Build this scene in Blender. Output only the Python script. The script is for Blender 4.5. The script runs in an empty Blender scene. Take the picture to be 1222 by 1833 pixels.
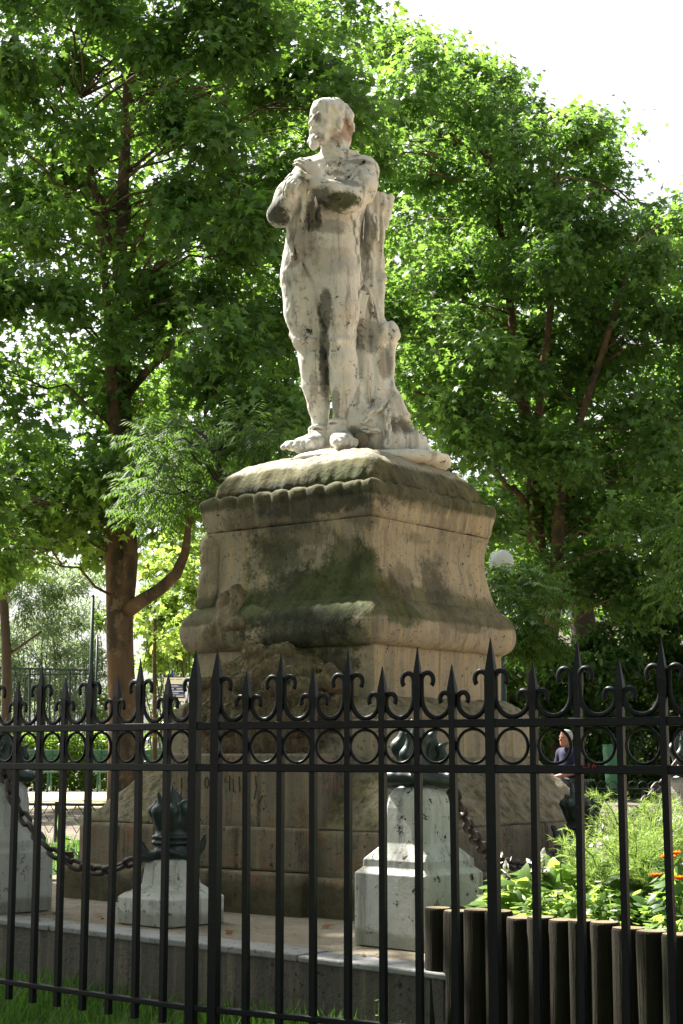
import bpy, bmesh, math, random
import numpy as np
from mathutils import Vector, Matrix

# ------------------------------------------------------------------ camera, sky, sun, exposure
SC = bpy.context.scene
COL = SC.collection
F, TH, EYE = 2800.0, math.radians(8.8), 0.95
cam = bpy.data.cameras.new('camera'); camo = bpy.data.objects.new('camera', cam); COL.objects.link(camo)
camo.location = (0, 0, EYE); camo.rotation_euler = (math.radians(90) + TH, 0, 0)
cam.sensor_fit = 'VERTICAL'; cam.sensor_height = 36.0; cam.lens = F / 1833 * 36.0
cam.clip_start = 0.1; cam.clip_end = 2000
SC.camera = camo

SUN_EL = math.radians(50); SH = Vector((-0.74, 0.67, 0)).normalized()
SUN_DIR = Vector((SH.x * math.cos(SUN_EL), SH.y * math.cos(SUN_EL), math.sin(SUN_EL)))
W = bpy.data.worlds.new('World'); SC.world = W; W.use_nodes = True
wn = W.node_tree; wn.nodes.clear()
sky = wn.nodes.new('ShaderNodeTexSky'); sky.sky_type = 'NISHITA'; sky.sun_disc = False
sky.sun_elevation = SUN_EL; sky.sun_rotation = math.atan2(SH.x, SH.y)
sky.altitude = 50; sky.air_density = 1.0; sky.dust_density = 4.0; sky.ozone_density = 1.0
hs = wn.nodes.new('ShaderNodeHueSaturation'); hs.inputs['Saturation'].default_value = 0.22; hs.inputs['Value'].default_value = 1.0
bg = wn.nodes.new('ShaderNodeBackground'); bg.inputs['Strength'].default_value = 0.06
wo = wn.nodes.new('ShaderNodeOutputWorld')
wn.links.new(sky.outputs[0], hs.inputs['Color']); wn.links.new(hs.outputs[0], bg.inputs['Color']); wn.links.new(bg.outputs[0], wo.inputs['Surface'])
sun = bpy.data.lights.new('sun', 'SUN'); sun.energy = 5.0; sun.angle = math.radians(0.55); sun.color = (1.0, 0.94, 0.84)
suno = bpy.data.objects.new('sun', sun); COL.objects.link(suno)
suno.rotation_euler = SUN_DIR.to_track_quat('Z', 'Y').to_euler()
vs = SC.view_settings; vs.view_transform = 'Standard'; vs.look = 'None'; vs.gamma = 1.0; vs.use_curve_mapping = False
vs.exposure = 2.2
SC.cycles.max_bounces = 8; SC.cycles.diffuse_bounces = 4; SC.cycles.transmission_bounces = 5; SC.cycles.transparent_max_bounces = 8
SC.cycles.sample_clamp_indirect = 6.0

# ------------------------------------------------------------------ helpers: layout
_c, _s = math.cos(TH), math.sin(TH)
def ray(px, py):
    a = (px - 611) / F; b = -(py - 916.5) / F
    return np.array([a, _c - _s * b, _s + _c * b])
def U(px, py, Y):                       # the point at depth Y that the photograph shows at px, py
    d = ray(px, py); t = Y / d[1]
    return np.array([d[0] * t, Y, EYE + d[2] * t])
def G(px, py, z):
    d = ray(px, py); t = (z - EYE) / d[2]
    return np.array([d[0] * t, d[1] * t, z])
R = np.random.RandomState(11)

# ------------------------------------------------------------------ helpers: meshes and objects
def mesh(name, V, FC, m=None, smooth=False):
    me = bpy.data.meshes.new(name)
    V = np.asarray(V, np.float32).reshape(-1, 3)
    if isinstance(FC, np.ndarray):
        k = FC.shape[1]; nf = len(FC)
        me.vertices.add(len(V)); me.vertices.foreach_set('co', V.ravel())
        me.loops.add(nf * k); me.loops.foreach_set('vertex_index', FC.astype(np.int32).ravel())
        me.polygons.add(nf); me.polygons.foreach_set('loop_start', np.arange(0, nf * k, k, dtype=np.int32))
        me.update(calc_edges=True)
    else:
        me.from_pydata([tuple(v) for v in V.tolist()], [], [tuple(f) for f in FC]); me.update()
    if m: me.materials.append(m)
    if smooth: me.polygons.foreach_set('use_smooth', [True] * len(me.polygons))
    return me
def link(name, me, parent=None, loc=None, **props):
    o = bpy.data.objects.new(name, me); COL.objects.link(o)
    if parent is not None: o.parent = parent
    if loc is not None: o.location = loc
    for k, v in props.items():
        if v is not None: o[k] = v
    return o
def obj(name, V, FC, m, parent=None, smooth=False, **props):
    return link(name, mesh(name, V, FC, m, smooth), parent, **props)
def thing(name, label, cat, loc=(0, 0, 0), group=None, rz=0):
    o = bpy.data.objects.new(name, None); COL.objects.link(o); o.location = loc; o.rotation_euler = (0, 0, rz)
    o.empty_display_size = 0.1
    o['label'] = label; o['category'] = cat
    if group: o['group'] = group
    return o

class MB:                               # collects shapes that become ONE mesh
    def __init__(s): s.V = []; s.Fc = []; s.n = 0
    def add(s, V, FC):
        V = np.asarray(V, float).reshape(-1, 3)
        s.V.append(V); s.Fc += [tuple(int(i) + s.n for i in f) for f in FC]; s.n += len(V)
    def box(s, lo, hi, M=None):
        x0, y0, z0 = lo; x1, y1, z1 = hi
        V = np.array([(x0,y0,z0),(x1,y0,z0),(x1,y1,z0),(x0,y1,z0),(x0,y0,z1),(x1,y0,z1),(x1,y1,z1),(x0,y1,z1)], float)
        if M is not None: V = V @ M[:3, :3].T + M[:3, 3]
        s.add(V, [(0,3,2,1),(4,5,6,7),(0,1,5,4),(1,2,6,5),(2,3,7,6),(3,0,4,7)])
    def tube(s, pts, rad, n=8, closed=False, flat=1.0, caps=True):
        pts = np.asarray(pts, float); k = len(pts)
        rad = np.full(k, rad, float) if np.isscalar(rad) else np.asarray(rad, float)
        if closed: T = np.roll(pts, -1, 0) - np.roll(pts, 1, 0)
        else: T = np.gradient(pts, axis=0)
        T /= np.linalg.norm(T, axis=1)[:, None] + 1e-12
        up = np.array([0, 0, 1.0]) if abs(T[0, 2]) < .9 else np.array([0, 1.0, 0])
        N = np.cross(T[0], up); N /= np.linalg.norm(N); Ns = [N]
        for i in range(1, k):
            N = Ns[-1] - T[i] * np.dot(Ns[-1], T[i]); N /= np.linalg.norm(N) + 1e-12; Ns.append(N)
        Ns = np.array(Ns); B = np.cross(T, Ns)
        a = np.arange(n) * 2 * math.pi / n
        V = pts[:, None] + rad[:, None, None] * (np.cos(a)[None, :, None] * Ns[:, None] + flat * np.sin(a)[None, :, None] * B[:, None])
        fc = []
        for i in range(k if closed else k - 1):
            j = (i + 1) % k
            for q in range(n):
                r = (q + 1) % n
                fc.append((i * n + q, i * n + r, j * n + r, j * n + q))
        if not closed and caps: fc += [tuple(range(n - 1, -1, -1)), tuple((k - 1) * n + q for q in range(n))]
        s.add(V.reshape(-1, 3), fc)
    def prism(s, ring, z0, z1):
        n = len(ring); V = [(x, y, z0) for x, y in ring] + [(x, y, z1) for x, y in ring]
        s.add(V, [tuple(range(n - 1, -1, -1)), tuple(range(n, 2 * n))] + [(i, (i + 1) % n, n + (i + 1) % n, n + i) for i in range(n)])
    def build(s, name, m, parent=None, smooth=False, **p):
        return obj(name, np.concatenate(s.V), s.Fc, m, parent, smooth, **p)

def vnoise(P, sc, seed=0, octv=3):      # value noise in -1..1
    P = np.asarray(P, float) * sc; out = np.zeros(len(P)); amp = 1.0; tot = 0
    for o in range(octv):
        g = np.random.RandomState(seed * 17 + o).rand(32, 32, 32)
        q = P * (2 ** o) + 100.37 * (o + 1); i = np.floor(q).astype(int); f = q - i; f = f * f * (3 - 2 * f)
        i0 = i % 32; i1 = (i + 1) % 32; r = 0
        for dx in (0, 1):
            wx = f[:, 0] if dx else 1 - f[:, 0]; ix = (i1 if dx else i0)[:, 0]
            for dy in (0, 1):
                wy = f[:, 1] if dy else 1 - f[:, 1]; iy = (i1 if dy else i0)[:, 1]
                for dz in (0, 1):
                    wz = f[:, 2] if dz else 1 - f[:, 2]; iz = (i1 if dz else i0)[:, 2]
                    r = r + wx * wy * wz * g[ix, iy, iz]
        out += amp * (2 * r - 1); tot += amp; amp *= .5
    return out / tot

# ------------------------------------------------------------------ helpers: sculpting with distance fields
class SDF:
    def __init__(s, lo, hi, h):
        s.lo = np.asarray(lo, float); s.h = h
        s.n = np.ceil((np.asarray(hi, float) - s.lo) / h).astype(int) + 1
        s.d = np.full(s.n, 1.0, np.float32)
    def _reg(s, bmin, bmax, pad):
        a = np.clip(np.floor((np.asarray(bmin) - pad - s.lo) / s.h).astype(int), 0, s.n - 1)
        b = np.clip(np.ceil((np.asarray(bmax) + pad - s.lo) / s.h).astype(int) + 1, 1, s.n)
        sl = tuple(slice(x, y) for x, y in zip(a, b))
        ax = [s.lo[i] + s.h * np.arange(a[i], b[i]) for i in range(3)]
        X = np.stack(np.meshgrid(*ax, indexing='ij'), -1)
        return sl, X
    def put(s, fn, bmin, bmax, k=0.02, sub=False):
        sl, X = s._reg(bmin, bmax, k + 3 * s.h)
        if X.size == 0: return
        d = fn(X); o = s.d[sl]
        if sub:
            d = -d; h = np.clip(.5 + .5 * (d - o) / k, 0, 1); r = o * (1 - h) + d * h + k * h * (1 - h)
        else:
            h = np.clip(.5 + .5 * (o - d) / k, 0, 1); r = o * (1 - h) + d * h - k * h * (1 - h)
        s.d[sl] = r
    def ell(s, c, r, k=.02, M=None, sub=False):
        c = np.asarray(c, float); r = np.asarray(r, float); m = r.max() if M is not None else r
        def fn(X):
            p = X - c
            if M is not None: p = p @ M          # columns of M are the local axes
            q = np.sqrt(((p / r) ** 2).sum(-1)); g = np.sqrt(((p / (r * r)) ** 2).sum(-1)) + 1e-9
            return q * (q - 1) / g
        s.put(fn, c - m, c + m, k, sub)
    def cap(s, a, b, ra, rb, k=.02, sc=(1, 1, 1), sub=False):
        a = np.asarray(a, float); b = np.asarray(b, float); S = np.asarray(sc, float); r = max(ra, rb) * S.max()
        def fn(X):
            p = (X - a) / S; e = (b - a) / S
            t = np.clip((p @ e) / (e @ e + 1e-12), 0, 1)
            return (np.linalg.norm(p - t[..., None] * e, axis=-1) - (ra + (rb - ra) * t)) * S.min()
        s.put(fn, np.minimum(a, b) - r, np.maximum(a, b) + r, k, sub)
    def path(s, pts, rad, k=.02, sc=(1, 1, 1), sub=False):
        for i in range(len(pts) - 1): s.cap(pts[i], pts[i + 1], rad[i], rad[i + 1], k, sc, sub)
    def box(s, c, half, M=None, rnd=.005, k=.01, sub=False):
        c = np.asarray(c, float); half = np.asarray(half, float); m = np.linalg.norm(half)
        def fn(X):
            p = X - c
            if M is not None: p = p @ M
            q = np.abs(p) - half + rnd
            return np.linalg.norm(np.maximum(q, 0), axis=-1) + np.minimum(q.max(-1), 0) - rnd
        s.put(fn, c - m, c + m, k, sub)
    def rough(s, amp, sc, seed=3, st=(1, 1, 1), bmin=None, bmax=None):
        near = np.argwhere(np.abs(s.d) < max(6 * s.h, 3 * amp))
        P = s.lo + near * s.h
        if bmin is not None:
            q = ((P > bmin) & (P < bmax)).all(1); near = near[q]; P = P[q]
        if len(P): s.d[tuple(near.T)] += amp * vnoise(P * np.asarray(st), sc, seed, 2)
    def mesh(s, smooth=1):
        d = s.d; n = d.shape; ins = d < 0
        cn = [ins[i:n[0]-1+i, j:n[1]-1+j, k:n[2]-1+k] for i in (0, 1) for j in (0, 1) for k in (0, 1)]
        cnt = sum(c.astype(np.int8) for c in cn); act = (cnt > 0) & (cnt < 8)
        I = np.argwhere(act); idx = np.full(act.shape, -1, np.int64); idx[act] = np.arange(len(I))
        acc = np.zeros((len(I), 3)); num = np.zeros(len(I))
        cor = [(i, j, k) for i in (0, 1) for j in (0, 1) for k in (0, 1)]
        val = {c: d[I[:, 0] + c[0], I[:, 1] + c[1], I[:, 2] + c[2]] for c in cor}
        for a in cor:
            for ax in range(3):
                if a[ax] == 0:
                    b = list(a); b[ax] = 1; b = tuple(b)
                    va, vb = val[a], val[b]; x = (va < 0) != (vb < 0)
                    t = np.where(x, va / np.where(x, va - vb, 1), 0)
                    p = np.array(a, float)[None] + t[:, None] * (np.array(b) - np.array(a))
                    acc += np.where(x[:, None], p, 0); num += x
        V = s.lo + s.h * (I + acc / num[:, None])
        Q = []
        for ax in range(3):
            u, v = (ax + 1) % 3, (ax + 2) % 3
            lo = [slice(None)] * 3; hi = [slice(None)] * 3; lo[ax] = slice(0, n[ax] - 1); hi[ax] = slice(1, n[ax])
            e = ins[tuple(lo)] != ins[tuple(hi)]; E = np.argwhere(e)
            ok = (E[:, u] > 0) & (E[:, v] > 0) & (E[:, u] < n[u] - 1) & (E[:, v] < n[v] - 1); E = E[ok]
            def at(du, dv):
                q = E.copy(); q[:, u] -= du; q[:, v] -= dv
                return idx[q[:, 0], q[:, 1], q[:, 2]]
            f = np.stack([at(1, 1), at(0, 1), at(0, 0), at(1, 0)], 1)
            flip = ~ins[E[:, 0], E[:, 1], E[:, 2]]; f[flip] = f[flip][:, ::-1]; Q.append(f)
        Q = np.concatenate(Q)
        for _ in range(smooth):
            a = np.zeros_like(V); m = np.zeros(len(V))
            for i in range(4):
                np.add.at(a, Q[:, i], V[Q[:, (i + 1) % 4]]); np.add.at(m, Q[:, i], 1)
            V = .5 * V + .5 * a / np.maximum(m, 1)[:, None]
        return V, Q

# ------------------------------------------------------------------ helpers: materials
class NT:
    def __init__(s, name):
        s.m = bpy.data.materials.new(name); s.m.use_nodes = True; s.t = s.m.node_tree; s.t.nodes.clear()
        s.out = s.n('ShaderNodeOutputMaterial')
    def n(s, ty, **kw):
        nd = s.t.nodes.new(ty)
        for k, v in kw.items(): setattr(nd, k, v)
        return nd
    def l(s, a, b): s.t.links.new(a, b)
    def set(s, nd, **kw):
        for k, v in kw.items():
            k = k.replace('_', ' ')
            if hasattr(v, 'links') or isinstance(v, bpy.types.NodeSocket): s.l(v, nd.inputs[k])
            else: nd.inputs[k].default_value = v
    def coord(s, scale=(1, 1, 1), which='Object'):
        if which == 'Position': o = s.n('ShaderNodeNewGeometry').outputs['Position']
        else: o = s.n('ShaderNodeTexCoord').outputs[which]
        mp = s.n('ShaderNodeMapping'); mp.inputs['Scale'].default_value = scale; s.l(o, mp.inputs['Vector']); return mp.outputs[0]
    def noise(s, scale, detail=4, rough=.6, st=(1, 1, 1), which='Position', dist=0):
        nd = s.n('ShaderNodeTexNoise'); s.l(s.coord(st, which), nd.inputs['Vector'])
        nd.inputs['Scale'].default_value = scale; nd.inputs['Detail'].default_value = detail; nd.inputs['Roughness'].default_value = rough
        nd.inputs['Distortion'].default_value = dist
        return nd.outputs['Fac']
    def ramp(s, x, a, b, lo=0., hi=1.):
        nd = s.n('ShaderNodeMapRange'); nd.interpolation_type = 'SMOOTHSTEP'
        s.l(x, nd.inputs[0]); nd.inputs[1].default_value = a; nd.inputs[2].default_value = b; nd.inputs[3].default_value = lo; nd.inputs[4].default_value = hi
        return nd.outputs[0]
    def mix(s, f, a, b):
        nd = s.n('ShaderNodeMix', data_type='RGBA')
        for v, i in ((f, 0), (a, 6), (b, 7)):
            if isinstance(v, bpy.types.NodeSocket): s.l(v, nd.inputs[i])
            else: nd.inputs[i].default_value = v if i == 0 else (*v, 1) if len(v) == 3 else v
        return nd.outputs[2]
    def math(s, op, a, b=0.):
        nd = s.n('ShaderNodeMath', operation=op)
        for v, i in ((a, 0), (b, 1)):
            if isinstance(v, bpy.types.NodeSocket): s.l(v, nd.inputs[i])
            else: nd.inputs[i].default_value = v
        return nd.outputs[0]
    def z(s):
        sp = s.n('ShaderNodeSeparateXYZ'); s.l(s.n('ShaderNodeNewGeometry').outputs['Position'], sp.inputs[0]); return sp.outputs[2]
    def nz(s):
        sp = s.n('ShaderNodeSeparateXYZ'); s.l(s.n('ShaderNodeNewGeometry').outputs['Normal'], sp.inputs[0]); return sp.outputs[2]
    def bump(s, h, strength=.3, dist=.01):
        b = s.n('ShaderNodeBump'); b.inputs['Strength'].default_value = strength; b.inputs['Distance'].default_value = dist; s.l(h, b.inputs['Height']); return b.outputs[0]
    def bsdf(s, col, rough=.8, bump=None, metal=0, spec=.3, **kw):
        b = s.n('ShaderNodeBsdfPrincipled'); s.set(b, Base_Color=col if isinstance(col, bpy.types.NodeSocket) else (*col, 1), Roughness=rough, Metallic=metal)
        b.inputs['Specular IOR Level'].default_value = spec
        if bump is not None: s.l(bump, b.inputs['Normal'])
        for k, v in kw.items(): s.set(b, **{k: v})
        s.l(b.outputs[0], s.out.inputs['Surface']); return b

def plain(name, col, rough=.6, metal=0, spec=.4, var=.0, sc=20, bump=0):
    t = NT(name); c = (*col, 1)
    f = t.noise(sc, 3)
    if var: c = t.mix(f, tuple(v * (1 - var) for v in col), tuple(min(1, v * (1 + var)) for v in col))
    t.bsdf(c if var else col, rough, t.bump(f, bump, .004) if bump else None, metal, spec); return t.m

def stone(name, c1, c2, streak=.5, moss=None, blobs=None, lichen=0., topmoss=0., moss_col=(.045, .05, .018), dark=(.06, .055, .045), grime=.4, bump=.5, spots_sc=38, rust=0., stc=(.5, .4, .26)):
    """limestone: two tones, vertical run-off streaks, moss in the height bands given, black lichen spots"""
    t = NT(name)
    col = t.mix(t.ramp(t.noise(2.3, 5, .6), .3, .7), c1, c2)
    fine = t.noise(60, 4, .7)
    col = t.mix(t.ramp(fine, .35, .75, 0, .25), col, tuple(v * .6 for v in c1))
    st = t.noise(1, 4, .65, st=(26, 26, 1.3))
    col = t.mix(t.math('MULTIPLY', t.ramp(st, .45, .7), streak), col, stc)
    st2 = t.noise(1, 4, .7, st=(16, 16, 1.0))
    col = t.mix(t.math('MULTIPLY', t.ramp(st2, .52, .72), grime), col, dark)
    col = t.mix(t.ramp(t.noise(5, 6, .75), .54, .68, 0, grime * .6), col, dark)
    if rust: col = t.mix(t.math('MULTIPLY', t.ramp(t.noise(7, 4, .7), .5, .68), rust), col, (.26, .11, .045))
    big = t.noise(2.6, 6, .72); hh = t.math('ADD', t.math('MULTIPLY', fine, .5), t.noise(14, 5, .65))
    if moss:
        z = t.z()
        for (z0, z1, z2, z3, am) in moss:
            band = t.math('MULTIPLY', t.ramp(z, z0, z1), t.ramp(z, z2, z3, 1, 0))
            am = t.math('MULTIPLY', t.ramp(band, 0, .35), am)
            mk = t.math('MULTIPLY', t.ramp(t.math('ADD', t.math('MULTIPLY', band, .55), t.math('MULTIPLY', big, .9)), .72, .96), am)
            mc = t.mix(t.ramp(t.noise(9, 4, .7), .35, .65), moss_col, tuple(v * 2.2 for v in moss_col))
            col = t.mix(mk, col, mc)
    if blobs:
        for (c_, r_, am, bc) in blobs:
            mp = t.n('ShaderNodeMapping'); mp.vector_type = 'TEXTURE'; mp.inputs['Location'].default_value = tuple(float(v) for v in c_); mp.inputs['Scale'].default_value = r_
            t.l(t.n('ShaderNodeNewGeometry').outputs['Position'], mp.inputs['Vector'])
            ln = t.n('ShaderNodeVectorMath', operation='LENGTH'); t.l(mp.outputs[0], ln.inputs[0])
            band = t.ramp(ln.outputs['Value'], .25, 1.25, 1, 0)
            am = t.math('MULTIPLY', t.ramp(band, 0, .35), am)
            mk = t.math('MULTIPLY', t.ramp(t.math('ADD', t.math('MULTIPLY', band, .55), t.math('MULTIPLY', hh, .95)), .76, 1.10), am)
            col = t.mix(mk, col, t.mix(t.ramp(t.noise(11, 5, .75), .38, .64), bc, tuple(v * 2.0 for v in bc)))
    if topmoss:
        mk = t.math('MULTIPLY', t.math('MULTIPLY', t.ramp(t.nz(), .15, .7), t.ramp(t.noise(11, 5, .75), .36, .6)), topmoss)
        col = t.mix(mk, col, t.mix(t.ramp(t.noise(23, 3), .4, .6), (.05, .048, .02), (.16, .14, .06)))
    if lichen:
        sp = t.ramp(t.noise(spots_sc, 5, .78), .575, .64); zone = t.ramp(t.noise(2.1, 3), .5 - .25 * lichen, .62)
        col = t.mix(t.math('MULTIPLY', sp, zone), col, (.022, .022, .018))
    t.bsdf(col, .9, t.bump(t.math('ADD', hh, t.math('MULTIPLY', st2, streak * 1.2)), bump, .012), spec=.15); return t.m

def leafmat(name, c, tr, back=None, rough=.45, spec=.35, var=.35, trw=.5):
    t = NT(name); rnd = t.n('ShaderNodeNewGeometry').outputs['Random Per Island']
    a = t.mix(rnd, tuple(v * (1 - var) for v in c), tuple(v * (1 + var) for v in c))
    b = t.mix(rnd, tuple(v * (1 - var * .7) for v in tr), tuple(v * (1 + var * .7) for v in tr))
    p = t.n('ShaderNodeBsdfPrincipled'); t.set(p, Base_Color=a, Roughness=rough); p.inputs['Specular IOR Level'].default_value = spec
    q = t.n('ShaderNodeBsdfTranslucent'); t.set(q, Color=b)
    mx = t.n('ShaderNodeMixShader'); mx.inputs[0].default_value = trw; t.l(p.outputs[0], mx.inputs[1]); t.l(q.outputs[0], mx.inputs[2])
    t.l(mx.outputs[0], t.out.inputs['Surface']); return t.m

PED = [(1.56, 1.62, 1.70, 1.86, .75), (2.15, 2.22, 2.42, 2.47, .9)]
MG, MK, MB_ = (.034, .042, .016), (.020, .022, .016), (.042, .042, .030)
PEDB = [(U(480, 960, 7.7), (.40, .35, .10), .55, MB_), (U(430, 1060, 7.7), (.25, .3, .25), .7, MG), (U(640, 920, 7.45), (.16, .12, .10), .5, MB_), (U(520, 1150, 7.5), (.4, .35, .08), .8, MG), (U(450, 990, 7.7), (.30, .3, .20), .7, MG), (U(600, 1000, 7.5), (.22, .2, .16), .7, MG), (U(380, 1140, 7.8), (.2, .3, .1), .6, MB_), (U(560, 1190, 7.5), (.3, .3, .10), .8, MK), (U(420, 1080, 7.7), (.22, .25, .22), .9, MG), (U(520, 1050, 7.6), (.3, .3, .16), .8, MK), (U(610, 1140, 7.4), (.16, .2, .10), .7, MG), (U(860, 1060, 7.9), (.12, .15, .14), .75, MB_), (U(720, 1100, 7.5), (.2, .2, .07), .8, MG), (U(560, 900, 7.6), (.5, .45, .07), .8, MK), (U(780, 960, 7.7), (.2, .2, .05), .45, MB_), (U(850, 1120, 7.9), (.2, .2, .05), .6, MB_), (U(560, 1060, 7.55), (.34, .34, .24), .85, MG), (U(400, 1010, 7.8), (.16, .2, .2), .8, MG), (U(640, 1040, 7.45), (.17, .2, .24), .85, MG), (U(500, 1120, 7.5), (.45, .4, .13), .8, MK),
        (U(700, 1060, 7.5), (.12, .15, .14), .8, (.05, .048, .018)), (U(815, 1030, 7.8), (.22, .22, .22), .8, MB_), (U(740, 1030, 7.6), (.14, .15, .13), .5, MK), (U(480, 1000, 7.7), (.3, .3, .12), .4, MB_),
        (U(450, 920, 7.7), (.5, .4, .12), .6, MB_), (U(800, 890, 7.7), (.5, .4, .08), .6, MB_), (U(470, 1330, 7.4), (.4, .3, .12), .8, MK), (U(340, 1330, 7.7), (.2, .3, .2), .7, MK)]
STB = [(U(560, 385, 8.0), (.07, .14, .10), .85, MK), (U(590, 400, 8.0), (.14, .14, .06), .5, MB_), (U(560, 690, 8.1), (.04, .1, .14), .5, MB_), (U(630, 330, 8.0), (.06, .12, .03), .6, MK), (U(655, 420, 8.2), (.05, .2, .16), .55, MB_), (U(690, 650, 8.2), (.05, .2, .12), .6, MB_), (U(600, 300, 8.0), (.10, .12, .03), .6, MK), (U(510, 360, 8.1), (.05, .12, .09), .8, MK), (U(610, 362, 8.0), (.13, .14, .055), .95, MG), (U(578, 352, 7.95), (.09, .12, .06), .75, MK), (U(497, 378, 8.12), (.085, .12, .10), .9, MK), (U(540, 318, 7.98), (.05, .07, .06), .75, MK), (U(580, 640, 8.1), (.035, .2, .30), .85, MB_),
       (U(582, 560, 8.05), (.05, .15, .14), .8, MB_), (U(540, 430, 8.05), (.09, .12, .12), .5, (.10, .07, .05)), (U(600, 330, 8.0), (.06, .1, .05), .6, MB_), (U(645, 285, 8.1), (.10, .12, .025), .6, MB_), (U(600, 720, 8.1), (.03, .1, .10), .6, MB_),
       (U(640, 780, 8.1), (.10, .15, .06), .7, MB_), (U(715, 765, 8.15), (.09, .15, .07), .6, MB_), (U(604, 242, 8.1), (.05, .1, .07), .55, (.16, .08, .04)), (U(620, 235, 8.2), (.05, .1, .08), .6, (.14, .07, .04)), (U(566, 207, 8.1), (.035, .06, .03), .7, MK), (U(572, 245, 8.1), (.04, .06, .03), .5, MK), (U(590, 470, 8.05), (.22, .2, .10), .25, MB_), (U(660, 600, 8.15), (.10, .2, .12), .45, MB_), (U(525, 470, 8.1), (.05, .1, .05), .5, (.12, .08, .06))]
M = {}
M['ped'] = stone('weathered_limestone', (.225, .20, .15), (.345, .30, .215), .6, PED, PEDB, 1.0, .0, (.040, .042, .02), grime=.6, stc=(.44, .335, .18))
M['cap'] = stone('mossy_limestone', (.30, .28, .22), (.40, .37, .29), .3, [(2.2, 2.24, 2.36, 2.44, 1.0)], [(U(470, 868, 7.7), (.30, .4, .06), .75, MK), (U(600, 845, 7.5), (.18, .3, .07), .85, MG), (U(790, 850, 7.7), (.4, .4, .09), .7, MB_)], 1.0, .25, (.05, .048, .022), grime=.5, bump=1.0)
M['base'] = stone('damp_limestone', (.14, .122, .092), (.20, .172, .13), .4, [(.2, .24, .32, .5, .8)], None, 1.0, .3, (.035, .033, .018), grime=1.0, bump=.9, rust=.4, stc=(.34, .26, .16))
M['moss'] = stone('lichened_limestone', (.17, .148, .11), (.25, .22, .165), .2, None, None, 1.0, .8, grime=.5, bump=1.0)
M['heap'] = stone('carved_limestone', (.085, .072, .046), (.20, .165, .11), .3, None, None, 1.0, .8, grime=.6, bump=1.0, rust=.3)
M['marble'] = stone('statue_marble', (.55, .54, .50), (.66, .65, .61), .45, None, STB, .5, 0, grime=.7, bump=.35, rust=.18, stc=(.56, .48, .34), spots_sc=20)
M['post'] = stone('stained_white_stone', (.45, .46, .445), (.55, .565, .55), .2, [(.2, .24, .27, .36, .5)], None, 1.0, .15, grime=.55, bump=.3, spots_sc=24)
M['kerb'] = stone('grey_kerb_stone', (.20, .205, .21), (.27, .275, .28), .1, None, None, .4, 0, grime=.1, bump=.4)
M['slab'] = stone('brown_slab', (.19, .165, .13), (.25, .22, .175), .1, None, None, .7, .25, grime=.1, bump=.5)
M['conc'] = stone('dark_concrete', (.10, .095, .085), (.11, .10, .09), .2, None, None, .6, .0, grime=.6, bump=.9)
def iron_mat():
    t = NT('dark_green_painted_iron'); c = t.mix(t.noise(30, 4), (.0028, .0048, .0056), (.0055, .0085, .0095))
    c = t.mix(t.ramp(t.noise(55, 5, .75), .62, .70, 0, .8), c, (.045, .026, .016)); c = t.mix(t.ramp(t.noise(9, 5, .7), .58, .72, 0, .5), c, (.022, .022, .020))
    t.bsdf(c, .42, t.bump(t.noise(70, 4, .7), .35, .003), spec=.18); return t.m
M['iron'] = iron_mat()
M['rust'] = plain('brown_rusted_iron', (.03, .022, .02), .5, .3, .5, .4, 60, .4)
M['bronze'] = plain('patinated_bronze', (.022, .035, .033), .42, .35, .5, .6, 18, .35)
M['graf'] = plain('red_paint_mark', (.30, .02, .025), .6)
M['engrave'] = plain('engraved_groove', (.05, .042, .03), .9)
M['green'] = plain('green_bench_paint', (.012, .075, .045), .45, 0, .4, .3)
M['blackpaint'] = plain('black_paint', (.012, .013, .013), .4)
M['dkgreen'] = plain('dark_green_pole', (.012, .03, .024), .5)
M['white'] = plain('white_enamel', (.75, .75, .73), .4, var=.05)
M['blue'] = plain('blue_enamel', (.02, .06, .22), .4, var=.1)
M['skin'] = plain('skin', (.36, .17, .11), .55, var=.1)
M['navy'] = plain('navy_shirt', (.004, .006, .036), .85, var=.3)
M['hair'] = plain('white_hair', (.36, .35, .33), .8, var=.2, sc=120)
M['trouser'] = plain('beige_trousers', (.07, .07, .075), .85, var=.2)
M['build'] = plain('pale_building_stone', (.55, .51, .44), .9, var=.08, sc=3)
M['glassdark'] = plain('window_glass', (.03, .035, .04), .1, 0, .6)
M['zinc'] = plain('zinc_roof', (.20, .22, .25), .6, var=.1)
def bark_mat():
    t = NT('plane_tree_bark')
    pt = t.ramp(t.noise(3.2, 4, .55, st=(1, 1, .45)), .42, .6)
    col = t.mix(pt, (.125, .082, .045), (.055, .045, .028))
    col = t.mix(t.ramp(t.noise(7, 3), .56, .66), col, (.16, .12, .07))
    t.bsdf(col, .9, t.bump(t.noise(30, 5, .7, st=(1, 1, .3)), .5, .02), spec=.15); return t.m
M['bark'] = bark_mat()
M['barkd'] = plain('dark_bark', (.04, .032, .025), .95, var=.4, sc=14, bump=.5)
M['stem'] = plain('green_stem', (.10, .16, .04), .6, var=.2)
M['leaf'] = leafmat('plane_leaf', (.052, .118, .032), (.22, .40, .05), trw=.48)
M['leafr'] = leafmat('plane_leaf_bright', (.052, .115, .034), (.22, .40, .055), trw=.48)
M['ash'] = leafmat('narrow_leaf', (.028, .068, .016), (.12, .23, .025), rough=.6, spec=.2)
M['bush'] = leafmat('bush_leaf', (.035, .085, .022), (.13, .25, .03))
M['olive'] = leafmat('silver_leaf', (.12, .17, .085), (.32, .44, .18))
M['hedge'] = leafmat('hedge_leaf', (.05, .10, .02), (.22, .36, .04), rough=.3)
M['flower_leaf'] = leafmat('flower_bed_leaf', (.10, .19, .035), (.36, .52, .09))
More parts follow.
